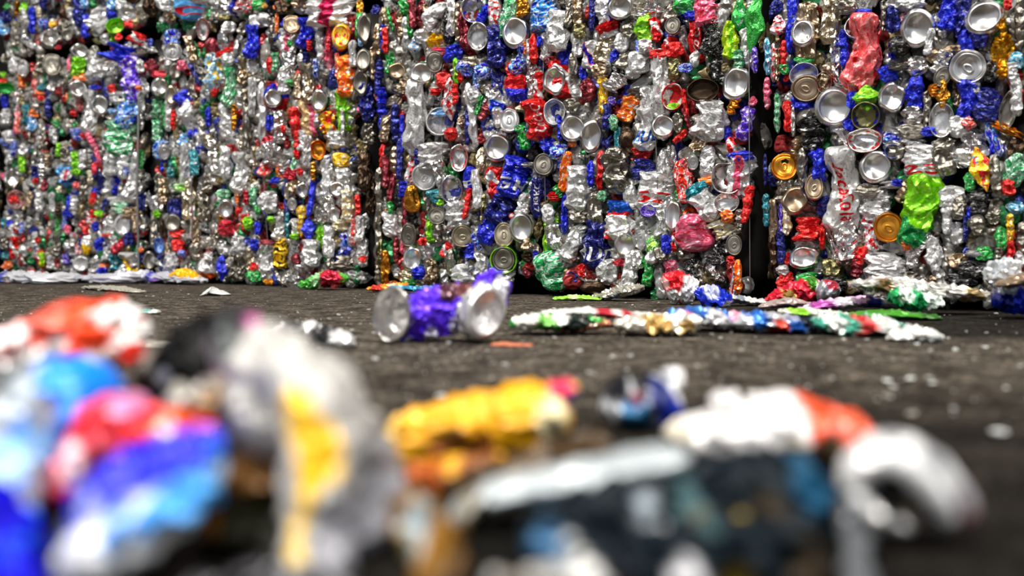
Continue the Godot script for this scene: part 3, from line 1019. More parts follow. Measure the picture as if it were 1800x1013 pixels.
	var b1 := bale(Vector3(0.0550, 0.000, -2.1858), -0.6745, Vector3(1.020, 0.780, 0.950), "bale of colourful crushed cans behind the purple can, with navy lettered cans", """
B -504 703 20 23 0 navy 46
C -480 675 26 60 0 tan 46
F -453 671 8 59 -15 green 46
B -406 699 36 39 0 green 45
C -375 678 22 72 0 maroon 44
F -356 670 19 63 0 maroon 44
F -426 658 17 59 0 tan 45
F -406 632 14 72 0 white 45
F -390 653 14 58 0 green 45
F -333 661 14 57 0 tan 44
B -292 671 35 35 0 white 43
S -314 650 35 54 0 white 43
C -311 619 52 60 0 yelloww 43|white and yellow can scrap with a yellow lower half
F -270 630 22 73 0 black 42
F -484 632 14 63 0 blue 46
F -467 621 13 59 0 red 46
F -506 626 17 77 0 tan 46
C -250 649 24 80 0 white 42
F -231 630 13 83 0 tan 42
C -209 610 33 82 0 maroon 41|maroon can standing upright
U -175 653 50 58 0 silver 41
F -154 641 18 50 30 blue 40
B -123 641 26 57 0 whitered 40
U -156 588 44 60 0 silver 40|open silver can end with a dark hollow
C -110 561 43 88 0 navy 39|dark blue can beside the open silver can end
B -93 613 18 46 0 greenw 39
B -367 601 30 44 0 skyw 44
B -343 616 36 36 0 white 44
C -339 566 25 71 0 silver 44
L -290 546 38 49 0 dull 43
F -285 570 30 18 0 pink 43
B -241 561 43 40 0 blue 42
B -180 537 55 22 0 champagne 41
C -465 570 30 59 -10 green 46|small bright green can
F -496 553 17 46 0 navy 46
D -424 541 43 39 0 tan 45
D -341 526 59 52 0 silver 44
B -206 522 37 34 0 bluew 41
B -154 511 37 37 0 bluew 40
F -231 518 11 56 0 lime 42
F -218 513 11 42 0 red 41
F -516 570 11 77 0 tan 47
C -77 621 33 84 6 greenw 39
C -36 640 28 40 0 gold 38
D -48 584 57 67 0 silver 38|round silver can bottom beside a green and white can
C 20 614 57 67 0 skyblue 37|light blue and white can with darker blue streaks
C 62 572 47 81 4 white 36
C 89 611 24 61 0 dull 35
F 112 608 17 63 0 tan 35
B 122 563 24 31 0 olive 35
C 100 542 24 53 0 white 35
F 146 596 12 65 0 navy 34
C 181 586 52 76 -12 whiteredband 33|white can with a red printed patch at its foot
F 195 601 9 45 0 blue 33
D 224 597 50 47 0 silver 32
B 238 547 26 30 0 dull 32
F -6 544 15 60 0 red 37
F -19 537 10 53 0 white 38
C -48 523 33 61 20 bluew 38
F -30 547 10 25 0 orange 38
C 23 544 27 55 10 white 37
B 17 554 12 22 0 blue 37
C 63 519 25 44 -8 blue 36|plain royal blue wedge of can
B 33 510 32 27 0 maroon 37
C 137 514 31 55 10 wrb 34
C 170 518 38 52 15 champagne 33
C 205 502 19 31 30 blue 33
B 224 525 26 37 0 white 32
B 229 490 30 37 0 dull 32
C -75 496 38 56 0 red 39
C -22 500 33 50 0 silver 38
C 60 471 49 76 0 redw 36
D 59 465 47 56 0 silver 36|oval silver can bottom with a red and white rim
B 170 471 33 33 0 tan 33
B 118 477 14 29 0 blue 35
B 99 493 17 51 0 dull 35
B 215 478 30 30 0 black 32
B 244 464 28 26 0 white 32
C 285 591 65 44 0 silver 31|wide crumpled silver can end at the top
B 364 579 34 31 0 green 29
C 273 547 35 48 0 lime 31
F 300 543 18 46 -10 redw 30
B 328 575 25 36 0 dull 30
L 347 542 30 33 0 dull 29
F 360 564 9 25 -40 navy 29
C 416 562 40 55 -6 pink 27|pink and red printed can
B 385 557 29 17 0 blue 28
C 388 515 31 87 0 redtext 28|red can with white vertical lettering
C 422 509 40 59 -4 blackw 27|silver and black striped can
B 347 494 32 29 0 red 29
F 328 507 23 36 30 redw 30
B 315 490 39 20 0 red 30
C 314 434 43 123 -3 white 30|long white crumpled can below a red scrap
C 347 462 25 47 0 olive 29
B 388 472 17 29 0 white 28
B 373 455 25 18 0 bluew 29
C 436 456 39 68 0 black 27
C 463 499 28 67 2 limeyellow 26|yellow green can standing upright
S 484 541 28 84 -10 green 26
S 516 524 32 98 6 greendot 25|bright green can with fine white specks
F 504 555 11 34 0 white 25
C 494 484 24 67 -10 white 25
F 481 460 17 34 0 greenw 26
F 514 456 9 45 0 violet 25
C 262 509 18 32 0 bluew 31
B 284 511 25 25 0 white 31
B 262 481 37 42 0 white 31
F -500 520 14 60 0 navy 46
F -506 500 11 46 0 orange 46
F -486 481 20 46 0 blue 46
F -490 439 23 74 0 blue 46
B -433 500 36 31 0 dull 45
B -406 504 28 31 0 tan 45
C -449 450 13 101 35 tan 45
F -445 415 20 87 0 navy 45
F -469 403 20 59 0 tan 46
B -486 390 23 37 0 tan 46
C -365 423 50 168 3 white 44|tall white can crumpled into vertical folds
F -414 385 11 87 0 blue 45
B -268 501 32 35 0 red 42
S -256 459 29 97 -4 whitered 42
F -298 478 30 16 0 red 43
B -287 450 43 43 0 blackw 43
U -281 405 62 62 0 white 43|white can end with a blue curved edge
B -281 428 49 19 0 sky 43
B -250 373 29 29 0 red 42
F -232 465 13 43 0 red 42
F -195 414 17 137 -6 white 41
C -188 482 20 71 -10 bluew 41
B -175 454 29 37 0 white 41
F -209 389 11 82 0 navy 41
C -120 481 34 70 0 navy 40
B -127 460 34 36 0 silver 40
C -162 432 13 42 20 green 40
F -145 417 18 42 30 maroon 40
C -113 420 41 70 -20 whiteblue 39
C -145 371 29 57 0 white 40
B -224 404 24 29 0 tan 42
B -62 462 46 56 0 redblue 38
C -22 468 19 55 0 silver 38
F 6 454 20 67 0 redw 37
B 103 437 34 34 0 white 35
B 100 408 32 27 0 dull 35
B 141 436 31 46 0 maroon 34
C 176 425 24 74 0 yellow 33|yellow can scrap standing upright
C 208 445 42 38 30 silver 33|ribbed silver can folded in layers
C 222 421 23 42 20 blue 32
B 198 409 15 18 0 violet 33
C 226 392 35 51 25 orange 32|orange can with a dark band
C 6 387 57 82 -6 redring 37|bright red can with white vertical lettering on its curved side
U 57 397 44 54 0 white 36
L -70 391 45 52 0 silver 39
B -36 421 40 30 0 tan 38
F 69 362 11 47 0 blue 36
D 102 360 52 55 0 silver 35|silver can bottom with a yellow reflection
D 149 339 44 67 10 silver 34
C 186 377 18 50 0 navy 33
B 201 364 18 31 0 greenw 33
C -38 350 25 53 -10 green 38
D -103 331 59 59 0 silver 39|round pale silver can bottom above dark blue cans
B 25 329 32 32 0 blue 37
B 93 329 17 16 0 orange 35
B 209 329 21 49 0 teal 33
B 229 326 30 49 0 brown 32
U 346 402 42 52 0 redw 29
B 342 384 23 14 0 lime 29
F 369 384 9 58 -6 red 29
C 276 401 37 62 5 whitetext 31
C 278 344 46 78 0 wrbtext 31|white can with blue lettering above a red band
D 326 346 46 46 0 silver 30|round silver can bottom beside blue lettering
B 357 349 19 36 0 dull 29
F 359 323 11 31 45 red 29
F 373 354 9 47 -20 maroon 29
U 413 408 57 42 0 brown 28
B 395 394 17 19 0 blue 28
B 401 404 17 14 0 red 28
D 480 415 52 61 0 silver 26|round silver can bottom at the bale edge
C 422 350 62 72 10 white 27|large rounded white crumpled can
F 471 375 17 35 30 gold 26
C 492 340 28 58 20 violet 25|violet can near the bale edge
B 507 380 14 18 0 pink 25
B 452 323 16 24 0 blue 27
B 397 308 31 29 0 tan 28
B 470 299 16 28 0 redw 26
F -486 333 14 60 0 red 46
F -467 295 17 74 0 maroon 46
F -445 317 23 73 0 tan 45
F -420 321 14 87 0 navy 45
C -390 314 28 100 4 whitered 45
F -352 325 22 44 0 navy 44
C -303 325 71 57 -6 white 43
U -216 314 41 58 0 silver 41
B -169 308 20 55 0 champagne 41
L -328 275 59 61 0 white 43
C -278 269 34 84 -15 silver 43
U -240 241 47 63 0 silver 42|small open silver can with a grey hollow
B -197 265 32 53 0 bluep 41|blue scrap with a white letter
C -166 241 22 81 -6 white 41
F -202 211 13 71 12 red 41
C -123 253 41 67 0 redw 40
C -220 184 69 56 -10 white 42
B -301 229 54 33 0 teal 43
B -371 224 36 58 0 gold 44
B -341 223 23 58 0 dull 44
F -410 245 21 45 0 blue 45
F -453 252 14 73 10 maroon 46
F -500 234 17 131 0 dull 46
L -287 181 42 38 0 dull 43
B -292 214 16 16 0 lime 43
F -449 196 14 45 0 green 45
B -473 188 21 31 0 gold 46
C -451 165 35 59 0 white 46
F -406 189 14 86 0 maroon 45
F -154 183 13 81 0 olive 40
C -61 263 58 84 15 bluegh 38|royal blue can with white lettering in a diagonal pile
C -103 200 59 85 30 navy 39
C -134 157 47 86 30 blue 40|royal blue crushed can at the foot of the diagonal pile
F -25 289 45 11 0 silver 38
C -6 255 35 53 20 silver 37
L 29 286 43 46 0 dull 37
B 65 311 34 32 0 bluew 36
C 5 215 24 80 2 navytextv 37|narrow navy can with white vertical lettering
C -38 201 28 48 15 white 38
C 81 268 22 78 10 orange 35|orange strip of can beside a silver can
C 109 232 51 87 4 white 35|silver white crumpled can with soft folds
F 59 228 18 27 -30 green 36
F 48 216 25 20 0 red 36
B 37 179 27 40 0 white 36
B 37 159 32 27 0 lime 36
F 74 178 12 76 0 blue 36
B 108 174 39 31 0 dull 35
F 166 267 14 74 6 red 34
F 149 260 12 50 0 blue 34
C 209 264 54 87 0 dull 33|grey aluminium can with wrapped wrinkles
B 153 188 31 65 0 dull 34
B 177 213 18 20 0 greenw 33
C 215 161 56 75 2 wrbdome 32|white can with blue top and red band
B 237 209 26 49 0 white 32
D -35 150 52 63 0 silver 38|shiny oval silver can bottom
B -70 175 22 17 0 redw 39
B 264 299 37 25 0 red 31
C 270 264 44 39 0 navy 31|dark blue rounded can scrap
B 315 275 30 59 0 white 30
B 332 287 19 41 0 silver 30
C 290 219 60 73 6 whitered2 31|white can with red characters
C 366 236 34 78 -12 orangered 29|orange red and white can with long creases
L 388 271 22 29 0 silver 28
C 416 270 29 59 0 whitetext 27
B 417 234 35 17 0 orange 27
C 411 193 49 73 -25 whiteteal 28|white can with a blue green foot
C 481 242 50 82 0 whitepink 26
B 487 278 43 18 0 blue 26
U 463 238 57 57 0 silver 26|deep round silver can end at the bale edge
U 460 191 44 36 0 silver 26
F 499 186 15 66 12 red 25
B 461 164 24 24 0 orange 26
D 345 168 32 61 0 silver 29
C 313 152 36 61 0 white 30
B 369 163 25 40 0 orangew 29
U 289 179 30 23 0 violet 31
C 317 207 30 48 0 white 30
F 355 206 13 29 -50 green 29
F 484 156 12 39 0 dull 26
F -500 129 17 120 0 dull 46
F -488 86 11 74 0 olive 46
B -445 141 31 34 0 white 45
F -439 100 14 59 0 maroon 45
F -410 139 14 87 10 pink 45
L -381 135 35 55 0 dull 44
F -320 148 14 57 0 lime 43
B -285 141 35 43 0 dull 43
F -300 126 30 14 0 lime 43
L -209 132 49 50 0 champagne 41|pale gold can lid above a blue can
C -185 99 58 32 0 blue 41
F -168 118 14 42 -30 bluew 41
L -87 135 46 54 0 champagne:t 39
D -369 79 46 58 0 silver 44
B -343 121 23 18 0 red 44
B -270 100 30 35 0 redw 42
B -247 72 23 59 0 dull 42
F -352 45 27 30 0 blue 44
C -396 44 50 53 20 champagne 45
C -314 46 35 60 0 tan 43
C -469 58 21 76 0 gold 46
F -500 43 17 63 0 dull 46
B -343 18 49 30 0 dull 44
B -215 44 61 42 0 white 41
C -164 66 33 60 0 white 40|white scrap above the purple can
L -85 80 49 52 0 dull:t 39|dull can lid with a stay tab and lime green rim
U -82 77 59 59 0 lime 39
B -90 40 44 31 0 white 39
F -381 20 30 15 0 green 44
B -461 12 37 23 0 orange 46
C 23 135 27 104 6 lime 37|lime green strip of can
B 46 131 35 52 0 silver 36
C 95 115 34 78 25 white 35
C 151 111 57 93 8 navybud 34|dark blue can with white block lettering at its foot
B 40 56 77 81 0 greenw 36|round green and white crumpled can near the floor
D 233 112 42 49 0 silver 32
B 202 132 26 18 0 redw 33
B 112 56 18 27 0 red 35
B 90 39 27 32 0 navy 35
B 178 54 43 50 0 white 33
B 153 21 50 26 0 brown 34
C 239 52 30 74 10 white 32
B 215 75 26 15 0 crimson 32
B -22 113 21 28 0 tan 38
B -28 85 23 23 0 brown 38
F -6 87 10 23 0 blue 37
B -30 50 18 23 0 maroon 38
B 391 134 64 67 0 pink 28
U 391 133 53 53 0 silver 28|round silver can end with a pink rim
C 444 141 52 35 -20 cream 27|cream can folded over a dark one
C 446 109 35 68 20 black 27
L 474 110 30 39 0 dull 26
B 328 111 19 36 0 blue 30
B 315 93 25 25 0 dull 30
F 345 116 9 36 0 redw 29
B 290 111 25 37 0 limew 31
C 277 57 23 55 10 green 31|green can with a red corner
B 290 91 25 37 0 white 31
C 376 67 36 58 0 blackw 29
C 392 49 24 47 0 dull 28
B 366 93 36 36 0 dull 29
F 432 56 14 42 -45 silver 27
B 428 82 35 24 0 blackw 27
B 467 82 14 14 0 red 26
C 468 40 18 56 0 stripes 26|light blue and red striped scrap
F 482 50 12 58 0 orange 26
C 332 55 32 47 0 pink 30
B 256 81 25 37 0 silver 31
""", 202, 420)
	var b2 := bale(Vector3(-0.7666, 0.000, -2.8428), -0.6745, Vector3(0.975, 0.725, 0.950), "bale of mostly grey and white crushed cans under the bale with a magenta striped can", """
U -179 755 35 61 0 silver 56
B -361 745 42 67 0 bluew 58
L -330 706 51 54 0 silver 57|round silver can lid under a blue and white scrap
C -261 708 26 82 -15 tan 57
B -154 694 34 60 0 maroon 55
B -95 714 46 60 0 silver 55
F -87 676 46 15 -20 red 55
C 47 687 42 87 0 blue 53|royal blue can near the bale top
B -62 745 36 30 0 white 54
B -8 735 29 36 0 dull 54
F 24 656 32 16 0 lime 53
C -142 623 57 104 0 skyy 55|light blue can with a yellow patch
B -62 650 33 36 0 white 54
B -462 673 32 50 0 maroon 58
B -255 666 26 31 0 dull 56
D -321 646 37 49 0 dull 57
B -285 659 26 29 0 pink 57
C -8 611 29 72 0 tan 54
B 31 618 35 42 0 white 53
B 50 748 42 35 0 white 53
B 88 747 35 35 0 white 53
C 116 711 28 70 0 dull 52
F 158 724 9 50 0 orange 52
B 190 723 25 28 0 blue 51
L 236 710 43 49 0 tan 51
C 183 674 47 65 0 whitepink 52
B 222 659 17 17 0 green 51
C 279 680 43 73 0 blue 50|deep blue can with bright creases
F 300 645 12 27 0 red 50
F 336 654 21 96 0 white 49
F 370 652 12 63 0 crimson 49
F 359 621 21 81 0 pink 49
D 425 654 47 65 0 multi 48|yellow and teal printed can end
C 456 606 19 61 0 white 48
C 483 674 22 61 0 green 47
B 490 632 13 23 0 sky 47
D 511 662 35 69 0 dull 47
D 511 582 37 55 0 dull 47
B 109 619 21 44 0 red 52
C 141 619 24 50 0 greenw 52
C 195 613 40 59 0 silver 51
F 267 626 15 40 0 navy 50
F 325 581 12 48 0 bluew 50
C 432 550 47 97 -4 orange 48|bright orange can with a white patch
F 403 580 12 62 0 orangered 49
D -414 609 48 55 0 silver 58|round silver can bottom with a dark hollow
B -423 649 57 25 0 crimson 58
D -345 575 33 56 0 champagne 57
S -297 565 52 45 0 blue 57|royal blue folded scrap
C -270 599 26 72 0 dull 57
S -282 511 45 86 0 white 57|white pointed can scrap
C -446 544 43 57 0 greenw 58
C -408 521 23 74 0 green 58
C -430 472 30 64 0 greenw 58
F -373 529 18 109 0 white 58
F -336 499 14 56 0 red 57
F -134 583 15 64 25 red 55
C -62 571 41 105 0 greenw 54|green and white can with swirled print
B -54 542 25 43 0 white 54
F -174 495 13 54 0 blue 56
C -92 478 46 103 0 white 55
B -103 449 23 37 0 pink 55
F -46 484 13 69 0 gold 54
B -252 453 38 27 0 blue 56
C -237 430 26 44 0 white 56
B -300 436 29 38 0 sky 57
B -174 425 34 44 0 champagne 56
C -8 424 33 52 0 champagne 54
F 18 462 19 136 0 dull 54
C 44 533 24 100 0 white 53
F 5 519 16 68 0 tan 54
B -420 412 53 57 0 skyblue 58
B 134 523 60 76 0 redblue 52
D 154 519 46 49 0 silver 52|round silver can bottom ringed in blue and red
C 195 563 34 68 0 white 51
C 231 544 23 65 0 tan 51
B 212 555 23 17 0 green 51
C 290 546 33 97 0 champagne 50
D 348 493 41 54 0 silver 49
C 419 463 44 97 -8 lime 48|lime green can with a dark green streak
C 279 457 52 95 -4 tanpink 50|tan and pink striped can
F 236 436 25 95 -12 red 51
C 361 432 45 60 0 multi 49|blue and yellow printed can end
C 163 441 38 81 0 silver 52
B 183 432 14 23 0 red 52
B 114 455 21 44 0 blue 52
B 121 402 35 27 0 crimson 52
C 267 395 31 49 0 white 50
C 397 388 47 42 0 white 49
F 428 430 9 62 0 white 48
F 81 480 19 166 0 white 53
D 500 525 38 61 0 dull 47
C 502 479 40 90 0 navy 47
B 488 463 23 26 0 pink 47
C 504 395 32 49 0 dull 47
B -446 405 16 16 0 red 58
C -423 372 23 46 0 blue 58
L -376 403 33 46 0 silver 58
C -376 353 26 49 0 teal 58
C -285 355 35 128 0 white 57|slim white can narrowing at its top
C -232 363 29 72 0 teal 56
C -321 323 30 63 0 limew 57
B -291 288 45 26 0 limew 57
C -159 384 37 87 0 silver 55
C -137 331 33 70 0 silver 55
C -76 354 36 86 0 white 55
B -98 375 25 15 0 gold 55
C -11 321 52 107 0 white 54|oval white can with a red spot
B -8 355 21 24 0 red 54
C 50 355 21 67 0 tan 53
C -174 301 34 54 0 dull 56
F -246 329 14 89 0 brown 56
C -446 303 30 75 0 dull 58
C -398 284 30 74 0 tan 58
C -273 252 43 107 0 champagne 57
B -352 226 38 59 0 navy 57|navy blue square scrap
C -188 232 37 88 0 dull 56
D -73 220 45 53 0 silver 55
B -30 211 21 33 0 red 54
B -452 245 39 46 0 silver 58
B -89 264 36 25 0 greenw 55
F -22 253 11 36 0 orange 54
F 10 252 13 42 0 crimson 54
F 39 251 19 52 0 greenw 53
B 65 214 18 27 0 green 53
B -446 212 23 20 0 lime 58
C 136 366 57 69 0 silver 52
C 212 352 26 81 0 greenw 51
F 239 372 15 49 0 red 51
C 279 365 26 79 0 white 50
U 334 365 39 48 0 gold 50|gold open can ring
B 414 335 40 34 0 yellow 48|bright yellow square scrap
C 352 290 34 111 0 white 49|white can with dented folds
C 419 262 47 94 0 white 48
D 414 258 40 38 0 silver 48
B 109 325 35 41 0 orangered 52
B 154 318 25 41 0 orange 52
B 146 293 28 17 0 blue 52
C 203 308 34 31 20 crimson 51
B 260 310 17 20 0 red 51
F 297 294 12 79 0 white 50
F 316 309 12 48 0 gold 50
B 195 262 31 50 0 champagne 51
B 231 271 34 34 0 tan 51
D 274 260 32 40 0 silver 50
F 302 241 14 97 8 blue 50|thin royal blue strip
C 83 258 24 51 0 maroon 53
B 121 233 51 57 0 white 52
F 188 206 16 65 0 navy 51
L 227 225 26 34 0 silver 51
B 255 203 26 34 0 yellow 51
C 372 209 39 63 0 silver 49
D 397 192 31 39 0 silver 49
C 443 214 32 76 0 cream 48
F 481 208 13 64 0 red 47
C 502 299 32 90 0 brown 47
C 513 241 26 89 0 brown 47
B -327 150 49 23 0 red 57
D -330 184 47 51 0 dull 57|grey can end above a red scrap
B -321 114 35 35 0 red 57
B -300 90 24 21 0 bluew 57
U -408 116 28 46 0 skyblue 58
C -373 104 16 39 0 tan 58
D -468 66 39 57 0 dull 59
C -232 158 22 72 0 tan 56
C -261 184 19 89 0 whitepink 57
C -117 182 25 60 0 gold 55
B -81 164 46 45 0 crimson 55|bright crimson crumpled can
B 31 176 29 35 0 lime 53
F -0 180 13 42 0 red 54
C -140 132 25 54 0 dull 55
C -22 113 46 52 0 white 54
B 55 114 22 32 0 blue 53
B 65 162 18 35 0 blue 53
B -171 46 42 57 0 orangew 56|orange and white printed can near the floor
S -95 49 30 70 0 blue 55|royal blue scrap near the floor
C -48 57 36 85 0 dull 54
C -8 50 28 68 0 dull 54
C 31 74 27 58 0 champagne 53
B 63 54 18 21 0 red 53
B 44 26 42 32 0 green 53
C -352 63 45 56 0 white 57
F -462 168 18 111 0 dull 58
B -398 167 19 57 0 brown 58
B -232 97 38 55 0 dull 56
B -154 82 25 25 0 white 55
B -276 40 38 48 0 dull 57
C 146 160 35 60 0 white 52
B 139 185 20 17 0 lime 52
F 195 167 12 65 0 teal 51
C 224 159 26 49 0 white 51
F 255 174 15 67 0 yellow 51
B 231 137 23 17 0 lime 51
S 293 155 33 58 0 blue 50|royal blue scrap shaped like a leaf
C 325 136 33 48 0 lime 50
C 370 122 31 78 0 white:h 49|white can side with a black opening
C 421 115 34 62 0 bluew 48|blue and white printed scrap
B 414 165 38 27 0 cream 48
F 462 148 12 61 0 orangered 48
C 483 155 25 61 0 white 47
C 479 99 29 76 0 white 47
B 121 122 41 14 0 maroon 52
C 96 65 41 102 0 white 53
B 91 98 21 18 0 green 53
C 171 91 38 75 0 yellowblack 52|yellow can with dark blotches
C 306 91 48 67 0 white 50
B 231 75 23 31 0 maroon 51
C 231 29 65 65 20 silver 51|crumpled silver can near the floor
B 381 61 25 33 0 dull 49
C 430 69 47 32 0 dull 48
B 129 12 28 17 0 gold 52
B 63 50 14 21 0 red 53
B 70 25 26 29 0 green 53
B 511 77 19 16 0 red 47
""", 303, 420)
	var b3 := bale(Vector3(-1.5652, 0.000, -3.4814), -0.6745, Vector3(1.018, 0.790, 0.950), "bale of small crushed cans with a purple and a large green and white can", """
B -361 786 47 59 0 white 65
L -272 766 40 58 0 silver 65
C -186 774 41 66 0 dull 64
L -65 756 58 76 0 dull 63
B 15 751 18 52 0 pink 63
B -443 822 30 34 0 dull 66
C 377 738 134 52 14 blue 60|wide dark blue crushed can near the bale top
D 124 781 56 47 0 silver 62
C 116 723 49 62 0 lime 62|lime green can under a silver can end
B 235 702 69 61 0 white 61
C 307 694 41 49 0 white 61
C 435 656 70 132 0 purple 60|purple and white crushed can
B 486 688 24 40 0 white 59
U -411 707 56 38 0 limegreen 65
B -443 738 28 19 0 red 66
B -466 764 19 24 0 lime 66
C -316 729 32 55 0 orange 65
B -220 698 23 45 0 orangered 64
B -169 666 35 16 0 orange 64
B -156 646 22 18 0 red 64
B -165 688 27 31 0 teal 64
B -434 666 24 60 0 blue 66
C -374 650 23 76 0 whitepink 65
C -420 601 36 56 0 white 65
C -352 574 23 76 0 orangered 65
C -298 599 31 75 0 teal 65
B -211 596 31 27 0 orange 64
B -220 561 27 54 0 sky 64
C -203 624 54 54 0 silver 64
B -397 524 47 47 0 white 65
B -365 539 19 19 0 violet 65
B -466 510 32 28 0 bluew 66
C -242 523 35 66 0 dull 64
C -169 498 23 66 0 dull 64
B -94 685 30 45 0 white 63
B -45 547 26 26 0 green 63
F -73 511 16 64 0 white 63
B 11 634 18 30 0 orange 63
C 27 534 22 44 0 dull 63
B 15 681 34 34 0 dull 63
F -115 606 20 65 0 navy 64
B 85 500 43 43 0 bluew 62
B 124 691 51 23 0 orange 62
D 124 652 56 58 0 silver 62|round can bottom with an orange reflection
B 89 603 25 43 0 orangered 62
B 81 570 22 18 0 red 62
C 180 566 54 139 0 white 62
D 257 584 55 63 0 silver 61|round silver can bottom above white cans
B 224 646 32 17 0 blue 61
B 325 632 24 28 0 red 60
B 343 599 56 41 0 white 60
B 422 539 70 81 0 skyblue 60
L 429 541 44 53 0 white 60|white can lid ringed in light blue
B 325 557 28 17 0 sky 60
C 395 462 104 104 0 greenw 60|large green and white crumpled can
F 161 488 27 19 0 red 62
F 199 465 19 61 -30 pink 61
C 272 465 28 61 0 white 61
C 479 578 24 58 0 white 59
B 496 615 20 16 0 orange 59
F 489 516 15 58 0 silver 59
C -388 481 32 55 0 bluew 65
B -316 472 27 46 0 white 65
C -321 424 23 67 0 lime 65
C -420 451 36 47 0 white 65
D -365 369 53 68 0 silver 65|silver can bottom with a grey hollow
B -434 377 24 24 0 pink 66
B -429 344 24 32 0 olive 66
U -338 288 59 63 0 whitered 65
B -352 290 27 23 0 red 65
C -361 240 55 38 0 silver 65
C -220 383 35 45 0 navy 64
C -177 447 23 86 0 dull 64
F -169 405 20 74 0 silver 64
F -115 423 16 53 0 tan 64
B -211 352 19 19 0 red 64
B -169 334 23 45 0 maroon 64
C -1 361 66 72 0 sky 63|light blue can with a pink and white patch
B 23 362 36 36 0 whitepink 63
B 81 323 25 25 0 salmon 62
C -37 454 18 44 0 lime 63
C 7 426 30 64 0 dull 63
C 85 398 33 74 0 lime 62|lime green narrow can
C -242 285 27 54 0 tan 64
C -177 272 31 66 0 white 64
C -115 258 18 85 0 green 64
C -86 270 22 65 0 white 63
C 27 264 22 51 0 blue 63
F -33 238 14 52 0 brown 63
B -33 314 40 22 0 champagne 63
F 74 255 24 63 0 white 62
C 35 227 30 28 0 blue 63
B 489 389 20 58 0 green 59
C 325 389 56 79 0 white 60
C 395 375 41 78 0 white 60
C 307 322 68 83 0 whitebluestripe 61|white can with a thin blue stripe
C 429 317 66 114 0 white 60|tall white can beside the baling strip
B 422 361 29 33 0 bluew 60
B 486 254 24 54 0 navy 59
C 377 237 67 33 0 greenw 60
C 343 261 60 28 0 white 60
C 210 424 17 61 -20 pink 61
B 224 375 17 42 0 crimson 61
C 180 348 21 42 0 cream 62
C 217 318 21 54 0 navy 61
B 187 290 21 42 0 blue 62
B 217 274 21 38 0 red 61
C 143 408 29 62 0 white 62
C 124 312 29 82 0 dull 62
F 161 388 27 42 0 dull 62
C 439 219 59 37 0 tan 60
B 199 223 25 29 0 red 61
B 253 222 28 21 0 lime 61
B -471 201 24 39 0 teal 66
B -411 200 23 28 0 blue 65
C -352 214 36 55 0 white 65
B -361 183 34 34 0 redw 65
C -388 170 47 55 0 white 65
C -374 108 42 76 0 redw 65
C -452 128 28 47 0 dull 66
C -294 182 19 38 0 bluew 65
C -220 145 23 41 0 white 64
B -182 135 18 23 0 red 64
C -65 187 18 85 0 green 63
C -135 169 18 31 0 white 64
C 7 205 22 64 0 bluew 63
C -41 116 30 72 0 dull 63
C 58 137 33 43 0 whitepink 62
B 39 171 22 30 0 pink 63
B -285 98 27 38 0 white 65
C -199 77 35 45 0 redw 64
C -148 67 22 49 0 limeyellow 64
C -94 58 30 45 0 white 63
B -169 47 31 27 0 red 64
B -443 44 37 28 0 orange 66
B -452 76 32 32 0 teal 66
B -220 23 27 19 0 red 64
B -144 16 27 18 0 red 64
C 7 68 22 30 0 violet 63
C 66 69 26 43 0 white 62
C 85 98 25 29 0 whitered 62
D 398 181 52 68 0 white 60|smooth white can bottom beside a peach scrap
B 456 188 27 58 0 tan 59
C 289 183 49 60 0 white 61
B 289 151 38 15 0 red 61
B 135 166 31 27 0 red 62
C 161 210 35 35 0 whitered 62
B 210 180 21 29 0 blue 61
B 228 117 46 50 0 blue 61|deep blue crumpled can
C 143 117 29 58 0 yelloww 62
F 374 117 22 67 45 crimson 60
C 429 135 31 40 0 navy 60
C 325 126 28 41 0 white 60
C 272 89 28 42 0 white 61
D 131 53 51 54 0 white 62
C 199 50 38 42 0 white 61
C 422 52 74 74 0 whiteyellow 60|white can with a curved yellow band
C 343 61 41 60 0 teal 60
B 253 45 25 21 0 orange 61
B 264 32 32 21 0 blue 61
C 180 21 29 33 0 white 62
B 191 8 21 21 0 orange 61
U 336 21 28 32 0 dull 60
C 479 98 20 47 0 white 59
B 496 76 20 33 0 navy 59
B 505 100 16 16 0 orange 59
""", 404, 420)
	var b4 := bale(Vector3(-0.7617, 0.755, -2.8389), -0.6745, Vector3(0.988, 0.300, 0.950), "upper bale of cans with a light blue red-ringed can at its lower edge", """
B -389 106 53 42 0 white 58
B -261 86 96 86 0 skyring 56|light blue can with a red ring printed on it
C -118 57 47 67 0 silver 55
B -55 58 26 33 0 blue 54
C 4 48 49 55 0 whitered 54
B -389 71 39 46 0 tan 58
B -96 22 36 17 0 olive 55
C 386 -20 131 86 -6 whitemagenta 49|large white crumpled can with a magenta stripe
B 364 -37 30 19 0 yellow 49
B 230 17 40 28 0 tan 51
B 92 28 14 14 0 yellow 53
B 130 18 13 14 0 orange 52
B 473 -33 16 35 0 gold 47
B 177 9 37 34 0 brown 52
B -474 112 39 61 0 brown 59
B 64 36 32 32 0 green 53
B -194 110 85 58 0 white 56
C 319 54 91 60 0 silver 50
B -28 106 65 55 0 red 54
B 127 70 63 54 0 dull 52
B -405 168 71 60 0 blue 58
""", 505, 200)
